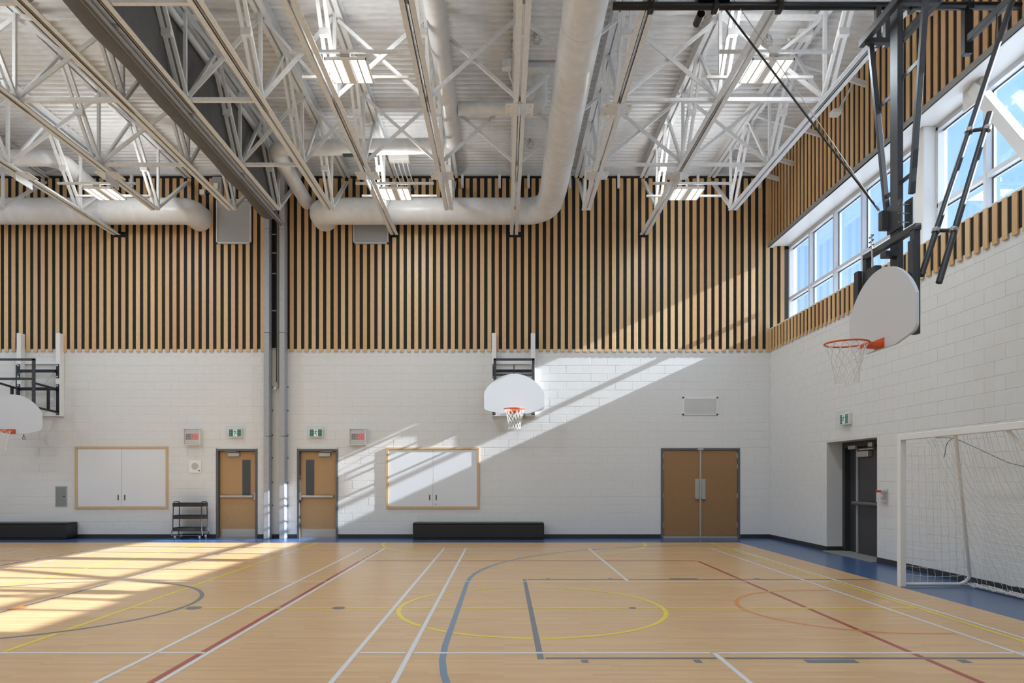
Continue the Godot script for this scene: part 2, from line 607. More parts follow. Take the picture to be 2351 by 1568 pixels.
	# flush covers of post sockets and the orange centre spot
	for c in [[-3.49, 7.8, 0.085, "grey"], [-1.86, 7.8, 0.07, "grey"], [1.45, 7.8, 0.04, "grey"], [MID, 13.24, 0.06, "blue"], [MID, 7.8, 0.10, "orange"]]:
		var s := Shape.new()
		var pts := PackedVector2Array()
		for k in 24:
			pts.append(Vector2(cos(TAU * k / 24), sin(TAU * k / 24)) * c[2])
		s.plate(pts, Vector3(c[0], 0.0022, -c[1]), Vector3.RIGHT, Vector3.FORWARD, 0.001)
		put(f, "socket_cover", s, M.line[c[3]])

func overlap(a: PackedVector2Array, b: PackedVector2Array) -> bool:
	var r := bounds(a)
	return r.intersects(bounds(b))

func bounds(p: PackedVector2Array) -> Rect2:
	var r := Rect2(p[0], Vector2.ZERO)
	for q in p:
		r = r.expand(q)
	return r.grow(0.0005)

func rect(xa: float, xb: float, da: float, db: float) -> PackedVector2Array:
	return PackedVector2Array([Vector2(xa, da), Vector2(xb, da), Vector2(xb, db), Vector2(xa, db)])

func ring(c: Vector2, r: float, w: float, from: float, to: float) -> Array:
	var out := []
	var parts := maxi(1, ceili((to - from) / (PI * 0.5)))
	for k in parts:
		var a0 := from + (to - from) * k / parts
		var a1 := from + (to - from) * (k + 1) / parts
		var p := PackedVector2Array()
		var n := 20
		for i in n + 1:
			var a := lerpf(a0, a1, float(i) / n)
			p.append(c + Vector2(cos(a), sin(a)) * (r + w / 2))
		for i in n + 1:
			var a := lerpf(a1, a0, float(i) / n)
			p.append(c + Vector2(cos(a), sin(a)) * (r - w / 2))
		out.append(p)
	return out

const DOORS := [[-6.99, -5.984, 2.165], [-5.02, -4.026, 2.165], [3.818, 5.74, 2.19]]

func build_walls() -> void:
	# end wall: painted block to 4.6 m, black panel with pine slats above
	var w := thing("wall_back", "end wall of white painted block below and vertical pine slats above", "wall", Vector3.ZERO, "", "structure")
	var core := Shape.new()
	var cuts := [FAR - 0.3]
	for d in DOORS:
		core.span(cuts[cuts.size() - 1], d[0] + 0.01, 0, 2.4, BACK + 0.0 - 0.3, BACK - 0.003)
		cuts.append(d[1] - 0.01)
		core.span(d[0], d[1], d[2] - 0.01, 2.4, BACK - 0.3, BACK - 0.003)
		core.span(d[0], d[1], 0, d[2], BACK - 0.34, BACK - 0.3)
	core.span(cuts[cuts.size() - 1], 7.12, 0, 2.4, BACK - 0.3, BACK - 0.003)
	core.span(FAR - 0.3, 7.12, 2.4, DECK + 0.25, BACK - 0.3, BACK - 0.003)
	put(w, "mortar_bed", core, M.mortar)
	var holes := []
	for d in DOORS:
		holes.append([d[0], d[1], 0.0, d[2] + 0.02])
	lay_blocks(w, Vector3(0, 0, BACK), Vector3.RIGHT, Vector3.BACK, -12.6, SIDE, 23, 0.32, holes,
		func(a: float, y: float) -> float: return absf(a - 0.2) * 0.55 + absf(y - 2.6))
	pbox(w, "backing_panel", -13.0, 7.08, 4.6, 8.95, BACK - 0.008, BACK + 0.012, M.backing)
	var s := Shape.new()
	s.span(0, 0.095, 4.525, 8.73, 0, 0.02, 0.002)
	var slat := s.mesh()
	s = Shape.new()
	s.span(0, 0.095, 5.09, 7.1, 0, 0.02, 0.002)
	var slat_short := s.mesh()
	s = Shape.new()
	s.span(0, 0.095, 4.525, 7.30, 0, 0.02, 0.002)
	var slat_notched := s.mesh()
	s = Shape.new()
	s.span(0, 0.095, 7.44, 8.73, 0, 0.02, 0.002)
	var slat_stub := s.mesh()
	var x := 6.715
	var i := 0
	while x > -12.7:
		var m: Material = M.slats[rng.randi() % M.slats.size()]
		if x > SIDE:
			put(w, "slat", slat_short, m, Vector3(x, 0, BACK + 0.012))
		elif x < -5.22 and x > -5.87:
			pass
		else:
			var hit := false
			for j in JOISTS:
				if j[1] and x + 0.1 > j[0] - 0.11 and x < j[0] + 0.11:
					hit = true
			if hit:
				put(w, "slat", slat_notched, m, Vector3(x, 0, BACK + 0.012))
				put(w, "slat", slat_stub, m, Vector3(x, 0, BACK + 0.012))
			else:
				put(w, "slat", slat, m, Vector3(x, 0, BACK + 0.012))
		x -= 0.1777
		i += 1
	# window wall
	var r := thing("wall_right", "window wall of white painted block with pine slats above and below the glazing", "wall", Vector3.ZERO, "", "structure")
	var c := Shape.new()
	var sx := SIDE + 0.003
	c.span(sx, 7.1, 0, 4.62, BACK - 0.3, -13.87)
	c.span(sx, 7.1, 2.17, 4.62, -13.88, -11.99)
	c.span(sx, 7.1, 0, 4.62, -12.0, FRONT + 0.3)
	c.span(7.02, 7.1, 0, 2.2, -13.88, -11.98)
	c.span(SIDE + 0.012, 7.1, 4.62, 5.05, BACK - 0.3, FRONT + 0.3)
	c.span(SIDE + 0.012, 7.1, 7.12, DECK + 0.25, BACK - 0.3, FRONT + 0.3)
	c.span(6.75, 7.1, 5.0, 7.2, 0.62, FRONT + 0.3)
	put(r, "mortar_bed", c, M.mortar)
	lay_blocks(r, Vector3(SIDE, 0, 0), Vector3.BACK, Vector3.LEFT, -16.82, -7.6, 23, 0.08, [[-13.88, -11.99, 0.0, 2.2]],
		func(a: float, y: float) -> float: return (-a if a < -8.5 else 40.0 + a) + 0.1 * absf(y - 2.0))
	pbox(r, "plain_block_face", SIDE, sx + 0.002, 0, 4.6, -7.6, FRONT, M.block)
	# the block return inside the door recess
	for k in 11:
		pbox(r, "reveal_block", SIDE + 0.004, 6.72, k * 0.2 + 0.004, k * 0.2 + 0.196, -13.885, -13.872, M.block, 0.003)
	pbox(r, "backing_panel", SIDE - 0.012, SIDE + 0.012, 4.6, 5.06, BACK + 0.02, FRONT, M.backing)
	pbox(r, "backing_panel", SIDE - 0.012, SIDE + 0.012, 7.14, 8.95, BACK + 0.02, FRONT, M.backing)
	s = Shape.new()
	s.span(-0.02, 0, 4.525, 5.065, 0, 0.095, 0.002)
	var low := s.mesh()
	s = Shape.new()
	s.span(-0.02, 0, 7.15, 8.86, 0, 0.095, 0.002)
	var high := s.mesh()
	var z := BACK + 0.06
	while z < -6.6:
		put(r, "slat", low, M.slats[rng.randi() % M.slats.size()], Vector3(SIDE - 0.012, 0, z))
		put(r, "slat", high, M.slats[rng.randi() % M.slats.size()], Vector3(SIDE - 0.012, 0, z))
		z += 0.1777
	# walls outside the view
	var o := thing("wall_left", "far side wall of white painted block beyond the divider", "wall", Vector3.ZERO, "", "structure")
	pbox(o, "block_face", FAR - 0.3, FAR, 0, 5.06, BACK - 0.3, FRONT + 0.3, M.block)
	pbox(o, "block_face", FAR - 0.3, FAR, 7.1, DECK + 0.25, BACK - 0.3, FRONT + 0.3, M.block)
	for zz in [[BACK - 0.3, BACK + 0.05], [-11.335, -11.065], [-5.42, -5.15], [0.5, FRONT + 0.3]]:
		pbox(o, "pier", FAR - 0.3, FAR, 5.06, 7.1, zz[0], zz[1], M.block)
	o = thing("ground", "pale sunlit paving outside the windows", "ground", Vector3.ZERO, "", "structure")
	pbox(o, "paving", 7.15, 60, -0.5, -0.3, -50, 40, M.paving)
	pbox(o, "paving", -70, FAR - 0.35, -0.5, -0.3, -50, 40, M.paving)
	o = thing("wall_front", "white painted block wall behind the viewer", "wall", Vector3.ZERO, "", "structure")
	pbox(o, "block_face", FAR - 0.3, 7.1, 0, DECK + 0.25, FRONT, FRONT + 0.3, M.block)
	# black rubber skirting
	o = thing("baseboard_back", "black rubber baseboard along the end wall", "baseboard", Vector3.ZERO, "", "structure")
	var edges := [-12.7, -6.99, -5.984, -5.02, -4.026, 3.818, 5.74, SIDE]
	for k in range(0, edges.size(), 2):
		pbox(o, "strip", edges[k], edges[k + 1], 0, 0.095, BACK - 0.004, BACK + 0.01, M.charcoal, 0.003)
	o = thing("baseboard_right", "black rubber baseboard along the window wall", "baseboard", Vector3.ZERO, "", "structure")
	pbox(o, "strip", SIDE - 0.01, SIDE + 0.004, 0, 0.095, BACK, -13.88, M.charcoal, 0.003)
	pbox(o, "strip", SIDE - 0.01, 6.78, 0, 0.095, -13.885, -13.865, M.charcoal, 0.003)
	pbox(o, "strip", SIDE - 0.01, SIDE + 0.004, 0, 0.095, -11.99, -6.0, M.charcoal, 0.003)

func build_ceiling() -> void:
	var c := thing("ceiling", "white fluted steel roof deck", "ceiling", Vector3.ZERO, "", "structure")
	var s := Shape.new()
	var z := BACK
	var x0 := FAR - 0.2
	var x1 := 7.05
	var lo := DECK - 0.038
	while z < FRONT:
		# lower flange, slope, upper flange, slope
		var zz := [z, z + 0.045, z + 0.060, z + 0.137, z + 0.152]
		var yy := [lo, lo, DECK, DECK, lo]
		for k in 4:
			var d := Vector3(0, yy[k + 1] - yy[k], zz[k + 1] - zz[k]).normalized()
			s.quad(Vector3(x0, yy[k], zz[k]), Vector3(x1, yy[k], zz[k]), Vector3(x1, yy[k + 1], zz[k + 1]), Vector3(x0, yy[k + 1], zz[k + 1]), Vector3(0, -d.z, d.y))
		z += 0.152
	put(c, "fluted_deck", s, M.deck)
	pbox(c, "roof_slab", FAR - 0.3, 7.1, DECK + 0.02, DECK + 0.25, BACK - 0.3, FRONT + 0.3, M.deck)
	var t := thing("trim_1", "white steel ledger angle along the top of the end wall", "ledger", Vector3.ZERO, "", "structure")
	pbox(t, "upright_leg", -13, SIDE, 8.80, 8.96, BACK + 0.03, BACK + 0.045, M.steel)
	pbox(t, "flat_leg", -13, SIDE, 8.785, 8.80, BACK + 0.03, BACK + 0.13, M.steel)
	for x in [-9.0, -6.6, -1.0, -0.1, 0.6, 1.6, 2.78, 4.7, 6.2]:
		pbox(t, "drop_bracket", x - 0.03, x + 0.03, 8.48, 8.80, BACK + 0.035, BACK + 0.1, M.steel, 0.004)
	t = thing("trim_2", "white steel ledger angle along the top of the window wall", "ledger", Vector3.ZERO, "", "structure")
	pbox(t, "upright_leg", SIDE - 0.05, SIDE - 0.035, 8.86, 8.97, BACK + 0.1, FRONT, M.steel)
	for z2 in [-16.2, -15.4, -14.1, -12.3, -10.4]:
		pbar(t, "tie_strut", Vector3(5.08, 8.72, z2 + 0.25), Vector3(SIDE - 0.02, 8.45, z2), 0.05, 0.09, M.steel)

func build_windows() -> void:
	var F := 6.9
	var banks := [[-16.79, [-15.64, -14.48, -13.35, -12.27], -11.335], [-11.065, [-9.935, -8.80, -7.67, -6.54], -5.42], [-5.15, [-4.02, -2.89, -1.76, -0.63], 0.5]]
	var words := ["nearest the end wall", "behind the white diagonal brace", "nearest the viewer"]
	for b in banks.size():
		var k: Array = banks[b]
		var w := thing("window_%d" % (b + 1), "bank of tall aluminium clerestory windows " + words[b], "window", Vector3.ZERO, "", "structure")
		var z0: float = k[0]
		var z1: float = k[2]
		var edges: Array = [z0] + k[1] + [z1]
		pbox(w, "head", F, F + 0.15, 7.0, 7.12, z0, z1, M.alu, 0.003)
		pbox(w, "sill_rail", F, F + 0.15, 5.05, 5.14, z0, z1, M.alu, 0.003)
		pbox(w, "jamb", F, F + 0.15, 5.1, 7.05, z0, z0 + 0.06, M.alu, 0.003)
		pbox(w, "jamb", F, F + 0.15, 5.1, 7.05, z1 - 0.06, z1, M.alu, 0.003)
		for m in k[1]:
			pbox(w, "mullion", F - 0.005, F + 0.15, 5.1, 7.05, m - 0.032, m + 0.032, M.alu, 0.003)
		for e in edges.size() - 1:
			var a: float = edges[e] + 0.03
			var c: float = edges[e + 1] - 0.03
			pbox(w, "transom", F, F + 0.15, 5.76, 5.83, a, c, M.alu, 0.003)
			for row in [[5.14, 5.76], [5.83, 7.0]]:
				pbox(w, "pane", F + 0.10, F + 0.11, row[0], row[1], a, c, M.glass)
				var bead := Shape.new()
				bead.span(F + 0.085, F + 0.10, row[0], row[1], a, a + 0.016)
				bead.span(F + 0.085, F + 0.10, row[0], row[1], c - 0.016, c)
				bead.span(F + 0.085, F + 0.10, row[1] - 0.016, row[1], a, c)
				bead.span(F + 0.085, F + 0.10, row[0], row[0] + 0.016, a, c)
				put(w, "gasket", bead, M.charcoal)
	var t := thing("trim_3", "grey metal edge and white soffit over the clerestory windows", "soffit", Vector3.ZERO, "", "structure")
	pbox(t, "edge_strip", 6.415, 6.43, 7.04, 7.155, BACK + 0.04, FRONT, M.trim_grey)
	pbox(t, "lip", 6.415, 6.53, 7.04, 7.055, BACK + 0.04, FRONT, M.white)
	pbox(t, "soffit_panel", 6.50, 6.92, 7.085, 7.12, BACK + 0.03, FRONT, M.white)
	t = thing("trim_4", "white sill board below the clerestory windows", "sill", Vector3.ZERO, "", "structure")
	pbox(t, "board", 6.44, 6.92, 5.05, 5.082, BACK + 0.04, FRONT, M.white, 0.003)
	for p in [[-11.335, -11.065, "between two window banks behind the side basket"], [-5.42, -5.15, "between the window banks nearest the viewer"]]:
		var o := thing("steel_column", "white steel column " + p[2], "column", Vector3(6.8, 5.08, (p[0] + p[1]) * 0.5))
		var s := Shape.new()
		s.span(-0.095, 0.25, 0, 2.005, -0.135, 0.135, 0.012)
		put(o, "shaft", s, M.white)
	var o := thing("diagonal_brace", "thick white diagonal steel brace crossing the clerestory windows", "brace", Vector3(6.72, 5.08, -8.4))
	pbar(o, "tube", Vector3(0, 1.94, -1.46), Vector3(0, 0.05, -0.09), 0.16, 0.16, M.white, Vector3.RIGHT, 0.012)
	pbox(o, "gusset", -0.012, 0.012, 1.72, 2.0, -1.72, -1.28, M.white)

# leaf: 0 lite on the hinge side away from x0
func closer(parent: Node3D, x: float, y: float, z: float, dir: float) -> void:
	pbox(parent, "closer_body", x - 0.14, x + 0.14, y - 0.09, y, z, z + 0.07, M.satin, 0.008)
	pbar(parent, "closer_arm", Vector3(x - dir * 0.1, y + 0.02, z + 0.05), Vector3(x + dir * 0.2, y + 0.035, z + 0.05), 0.03, 0.014, M.satin)

func build_doors() -> void:
	for i in 2:
		var d: Array = DOORS[i]
		var label := "brown wood door with narrow window beside the black cart" if i == 0 else "brown wood door with narrow window beside the sunlit block wall"
		var o := thing("door_%d" % (i + 1), label, "door", Vector3((d[0] + d[1]) * 0.5, 0, BACK), "", "structure")
		var hw: float = (d[1] - d[0]) * 0.5
		var h: float = d[2]
		pbox(o, "jamb", -hw, -hw + 0.055, 0, h, -0.2, 0.015, M.frame_grey, 0.004)
		pbox(o, "jamb", hw - 0.055, hw, 0, h, -0.2, 0.015, M.frame_grey, 0.004)
		pbox(o, "head", -hw + 0.055, hw - 0.055, h - 0.055, h, -0.2, 0.015, M.frame_grey, 0.004)
		pbox(o, "threshold", -hw + 0.05, hw - 0.05, -0.002, 0.012, -0.2, -0.01, M.satin)
		var lw := hw - 0.058
		var s := 1.0 if i == 0 else -1.0          # side of the latch
		var leaf := pbox(o, "leaf", -lw, lw, 0.012, h - 0.06, -0.13, -0.085, M.door, 0.003)
		var f := -0.085
		var lx := s * 0.205
		pbox(leaf, "lite_frame", lx - 0.112, lx + 0.112, 1.03, 1.92, f, f + 0.006, M.door, 0.002)
		pbox(leaf, "lite", lx - 0.1, lx + 0.1, 1.04, 1.905, f + 0.004, f + 0.009, M.lite)
		pbox(leaf, "kick_plate", -lw + 0.045, lw, 0.03, 0.22, f, f + 0.003, M.satin)
		pbox(leaf, "push_bar", -lw + 0.02, lw - 0.06, 0.985, 1.04, f + 0.02, f + 0.07, M.satin, 0.01)
		pbox(leaf, "latch_case", s * (lw - 0.01) - 0.03, s * (lw - 0.01) + 0.03, 0.92, 1.11, f, f + 0.09, M.satin, 0.012)
		closer(leaf, -s * 0.09 if i == 0 else 0.16, h - 0.09, f, -s)
	var e: Array = DOORS[2]
	var o := thing("door_3", "brown wood double doors with light centre post and metal pull plates", "door", Vector3((e[0] + e[1]) * 0.5, 0, BACK), "", "structure")
	var hw: float = (e[1] - e[0]) * 0.5
	var h: float = e[2]
	pbox(o, "jamb", -hw, -hw + 0.055, 0, h, -0.15, 0.015, M.frame_grey, 0.004)
	pbox(o, "jamb", hw - 0.055, hw, 0, h, -0.15, 0.015, M.frame_grey, 0.004)
	pbox(o, "head", -hw + 0.055, hw - 0.055, h - 0.05, h, -0.15, 0.015, M.frame_grey, 0.004)
	pbox(o, "centre_post", -0.022, 0.022, 0, h - 0.05, -0.08, 0.012, M.satin, 0.004)
	pbox(o, "head_bracket", -0.07, 0.07, h - 0.055, h + 0.005, 0.012, 0.03, M.satin, 0.003)
	pbox(o, "threshold", -hw + 0.05, hw - 0.05, 0, 0.045, -0.12, 0.0, M.satin, 0.003)
	for s in [-1.0, 1.0]:
		var a: float = 0.024 if s > 0 else -hw + 0.058
		var b: float = hw - 0.058 if s > 0 else -0.024
		var leaf := pbox(o, "leaf", a, b, 0.05, h - 0.055, -0.06, -0.012, M.door_dark, 0.003)
		pbox(leaf, "pull_plate", s * 0.028 if s > 0 else -0.125, 0.125 if s > 0 else -0.028, 0.99, 1.44, -0.012, -0.008, M.satin, 0.001)
		pbox(leaf, "pull", s * 0.028 if s > 0 else -0.125, 0.13 if s > 0 else -0.028, 0.945, 0.99, -0.012, 0.045, M.chrome, 0.006)
		for y in [2.0, 1.74, 1.03, 0.32]:
			pbox(leaf, "hinge", s * (hw - 0.062) - 0.01, s * (hw - 0.062) + 0.01, y - 0.06, y + 0.06, -0.012, 0.004, M.chrome, 0.003)
	# exit door in its recess in the window wall
	o = thing("door_4", "dark grey steel exit door in a deep recess of the window wall", "door", Vector3(6.78, 0, -12.93), "", "structure")
	var w := 0.94
	pbox(o, "jamb", 0.0, 0.2, 0, 2.17, -w, -w + 0.10, M.charcoal, 0.004)
	pbox(o, "jamb", 0.0, 0.2, 0, 2.17, w - 0.10, w, M.charcoal, 0.004)
	pbox(o, "head", 0.0, 0.2, 2.06, 2.17, -w + 0.1, w - 0.1, M.charcoal, 0.004)
	pbox(o, "fixed_leaf", 0.10, 0.15, 0.02, 2.06, -w + 0.10, -0.48, M.charcoal)
	var leaf := pbox(o, "leaf", 0.07, 0.12, 0.02, 2.05, -0.46, 0.62, mat(Color(0.24, 0.235, 0.25), 0.45), 0.003)
	pbox(leaf, "edge_strip", 0.045, 0.07, 0.02, 2.05, -0.49, -0.43, M.trim_grey, 0.003)
	pbox(leaf, "edge_strip", 0.045, 0.07, 0.02, 2.05, 0.56, 0.63, M.trim_grey, 0.003)
	prod(leaf, "push_bar", Vector3(-0.01, 0.98, -0.50), Vector3(-0.01, 0.98, 0.50), 0.035, M.frame_grey)
	pbox(leaf, "closer_body", -0.02, 0.07, 1.86, 1.97, -0.36, 0.06, M.satin, 0.008)
	pbox(leaf, "closer_arm", 0.0, 0.05, 1.99, 2.02, -0.3, 0.2, M.satin, 0.004)
	pbox(o, "stop_block", -0.05, 0.0, 2.02, 2.09, -0.62, -0.36, M.satin, 0.006)
	pbox(o, "stop_block", -0.05, 0.0, 2.04, 2.12, 0.12, 0.26, M.satin, 0.006)
	pbox(o, "threshold", -0.40, 0.15, -0.001, 0.012, -w, w, M.concrete, 0.003)
	for y in [0.75, 0.98, 1.16]:
		prod(o, "latch_pin", Vector3(-0.03, y, 0.80), Vector3(0.07, y, 0.80), 0.022, M.satin)

# ---------------------------------------------------------------- roof steel, ducts, lamps

# [x, bottom chord runs on to the end wall], counted from the window wall
const JOISTS := [[5.03, false], [3.39, true], [1.81, false], [0.25, true], [-1.20, false], [-2.65, true], [-3.81, false], [-4.99, false], [-5.97, false], [-7.66, false], [-9.38, true], [-11.1, false]]
const CHORD := 7.35       # underside of the bottom chords
const NODES := [15.35, 13.1, 10.85, 8.6, 6.35, 4.1, 1.85]

func chord(y: float, z0: float, z1: float, x: float, flip: float, up: float) -> Shape:
	var s := Shape.new()
	var a := x + flip * 0.0175
	var b := x + flip * 0.0975
	s.span(a, b, y, y + up * 0.009, z0, z1)
	s.span(a, a + flip * 0.009, y, y + up * 0.08, z0, z1)
	return s

func build_joists() -> void:
	var plates := {0: [], 1: [13.48], 2: [13.48, 11.05], 3: [11.05], 4: [13.48], 5: [13.48], 9: [13.48], 10: [13.48]}
	for i in JOISTS.size():
		var x: float = JOISTS[i][0]
		var reach: float = BACK + 0.05 if JOISTS[i][1] else -15.24
		var o := thing("roof_joist", "white steel roof joist with open webs, %s from the window wall" % ORD[i + 1], "joist", Vector3(x, CHORD, 0), "open web roof joists")
		var Y := -CHORD
		for f in [-1.0, 1.0]:
			put(o, "bottom_chord", chord(0.0, reach, FRONT, 0.0, f, 1.0), M.steel)
			put(o, "top_chord", chord(DECK - 0.04 + Y, BACK + 0.03, FRONT, 0.0, f, -1.0), M.steel)
			var low := chord(8.74 + Y, BACK + 0.03, FRONT, 0.0, f, 1.0)
			put(o, "seat_angle", low, M.steel)
		# end web up to the bearing on the wall
		pbar(o, "end_web", Vector3(0, 0.06, -15.28), Vector3(0, 8.62 + Y, BACK + 0.08), 0.06, 0.05, M.steel)
		pbar(o, "end_web", Vector3(0.05, 0.06, -15.28), Vector3(0.05, 8.62 + Y, BACK + 0.08), 0.012, 0.05, M.steel)
		for k in NODES.size():
			var d: float = NODES[k]
			var b := Vector3(0, 0.07, -d)
			# a pair of bars towards the viewer, one bar the other way, and a post
			for f in [-1.0, 1.0]:
				pbar(o, "web", b + Vector3(f * 0.052, 0, 0.06), Vector3(f * 0.052, 8.78 + Y, -d + 1.12), 0.05, 0.05, M.steel)
			pbox(o, "spacer", -0.075, 0.075, 0.66, 0.76, -d + 0.55, -d + 0.63, M.steel)
			if k > 0:
				pbar(o, "web", b + Vector3(0, 0, -0.06), Vector3(0, 8.78 + Y, -d - 1.12), 0.05, 0.05, M.steel)
			pbox(o, "post", -0.025, 0.025, 0.07, 8.78 + Y, -d - 0.025, -d + 0.025, M.steel)
		if plates.has(i):
			for d in plates[i]:
				var p := pbox(o, "cross_plate", -0.22, 0.22, -0.012, 0.0, -d - 0.17, -d + 0.17, M.steel, 0.002)
				pbox(p, "fin", -0.006, 0.006, -0.16, -0.012, -d - 0.3, -d + 0.17, M.steel)
				for bx in [-0.17, 0.17]:
					for bz in [-0.12, 0.12]:
						prod(p, "bolt", Vector3(bx, -0.022, -d + bz), Vector3(bx, -0.01, -d + bz), 0.011, M.satin, 6)
	# bridging between the joists
	for i in JOISTS.size() - 1:
		if i == 7:
			continue
		var xr: float = JOISTS[i][0]
		var xl: float = JOISTS[i + 1][0]
		for d in [13.1, 10.85, 8.6]:
			var row := "row nearest the end wall" if d > 13 else ("middle row" if d > 10 else "row nearest the viewer")
			var o := thing("cross_bridging", "crossed bridging bars, %s and %s joists from the window wall, %s" % [ORD[i + 1], ORD[i + 2], row], "bridging", Vector3((xl + xr) * 0.5, CHORD, -d - 0.05), "bridging bars between the roof joists")
			var h := (xr - xl) * 0.5 - 0.03
			var rising := xl < 0.2
			var a := Vector3(-h, 0.1 if rising else 1.34, 0)
			var b := Vector3(h, 1.34 if rising else 0.1, 0)
			var a2 := Vector3(-h, 1.34 if rising else 0.1, -0.04)
			var b2 := Vector3(h, 0.1 if rising else 1.34, -0.04)
			# where the large duct passes, each bar stops short of it on both sides
			var runs := [[0.0, 0.40], [0.82, 1.0]] if i == 2 else [[0.0, 1.0]]
			for q in runs:
				var s := Shape.new()
				s.bar(a.lerp(b, q[0]), a.lerp(b, q[1]), 0.07, 0.008, Vector3.UP)
				s.bar(a.lerp(b, q[0]) + Vector3(0, 0, 0.03), a.lerp(b, q[1]) + Vector3(0, 0, 0.03), 0.008, 0.07, Vector3.UP)
				put(o, "brace", s, M.steel)
				pbar(o, "brace", a2.lerp(b2, q[0]), a2.lerp(b2, minf(q[1], 0.3) if q[0] < 0.1 and i == 2 else q[1]), 0.05, 0.05, M.steel)
			if i in [0, 6, 8]:
				pbar(o, "strut", Vector3(-h, 0.06, 0), Vector3(h, 0.06, 0), 0.06, 0.06, M.steel)
				pbar(o, "strut", Vector3(-h, 1.36, 0), Vector3(h, 1.36, 0), 0.06, 0.06, M.steel)
			elif i in [1]:
				pbar(o, "strut", Vector3(-h, 0.06, 0), Vector3(h, 0.06, 0), 0.05, 0.05, M.steel)

func duct(called: String, label: String, pts: Array, r: float, bend: float, seams: Array, at: Vector3) -> Node3D:
	var o := thing(called, label, "duct", at)
	var loc := []
	for p in pts:
		loc.append(p - at)
	var s := Shape.new()
	s.tube(path(loc, bend, 14), r, 40)
	put(o, "pipe", s, M.duct)
	for q in seams:
		var c: Vector3 = q[0] - at
		var t: Vector3 = q[1]
		s = Shape.new()
		s.rod(c - t * 0.012, c + t * 0.012, r + 0.006, 40)
		put(o, "seam_band", s, M.duct)
	return o

func build_ducts() -> void:
	var o := duct("round_duct", "large white round duct from above the viewer turning along the end wall", [Vector3(1.10, 7.86, 0.9), Vector3(1.10, 7.86, -15.3), Vector3(1.02, 7.74, -16.3), Vector3(-4.32, 7.74, -16.3), Vector3(-4.32, 7.74, BACK + 0.034)], 0.3, 0.55,
		[[Vector3(1.1, 7.86, -9.7), Vector3.BACK], [Vector3(1.1, 7.86, -11.6), Vector3.BACK], [Vector3(1.1, 7.86, -13.6), Vector3.BACK], [Vector3(-1.9, 7.74, -16.3), Vector3.RIGHT], [Vector3(-3.5, 7.74, -16.3), Vector3.RIGHT]], Vector3(1.10, 7.86, -12.0))
	o = duct("round_duct", "large white round duct along the end wall, ending near the divider curtain", [Vector3(-13.6, 7.74, -16.3), Vector3(-7.36, 7.74, -16.3), Vector3(-7.36, 7.74, BACK + 0.034)], 0.3, 0.5,
		[[Vector3(-9.4, 7.74, -16.3), Vector3.RIGHT], [Vector3(-11.6, 7.74, -16.3), Vector3.RIGHT]], Vector3(-9.5, 7.74, -16.3))
	o = duct("round_duct", "slim white duct among the joists, turning twice towards the divider columns", [Vector3(-1.0, 8.28, 0.9), Vector3(-1.0, 8.28, -14.2), Vector3(-4.72, 8.22, -14.2), Vector3(-4.76, 8.12, BACK + 0.06)], 0.155, 0.24,
		[[Vector3(-1.0, 8.28, -12.4), Vector3.BACK], [Vector3(-2.6, 8.255, -14.2), Vector3.RIGHT]], Vector3(-1.0, 8.28, -13.0))
	for k in [[-3.15, 0.3], [-2.72, 0.2]]:
		pbox(o, "supply_slot", k[0] + 1.0 - k[1] * 0.5, k[0] + 1.0 + k[1] * 0.5, -0.20, -0.165, -1.28, -1.16, mat(Color(0.16, 0.24, 0.22), 0.6), 0.003)
	o = duct("round_duct", "short white duct rising into a roof curb beside the large duct", [Vector3(-0.84, 8.28, -12.78), Vector3(0.68, 8.28, -12.78), Vector3(0.68, 8.93, -12.78)], 0.125, 0.2,
		[[Vector3(-0.55, 8.28, -12.78), Vector3.RIGHT]], Vector3(0.68, 8.28, -12.78))
	pbox(o, "roof_curb", -0.34, 0.36, 0.58, 0.675, -0.3, 0.3, M.steel, 0.004)
	o = duct("round_duct", "slim white duct bending into the end wall above the hanging lamp", [Vector3(-13.6, 8.3, -14.8), Vector3(-9.5, 8.3, -14.8), Vector3(-9.68, 8.25, BACK + 0.06)], 0.17, 0.35,
		[[Vector3(-10.6, 8.3, -14.8), Vector3.RIGHT]], Vector3(-10.5, 8.3, -14.8))

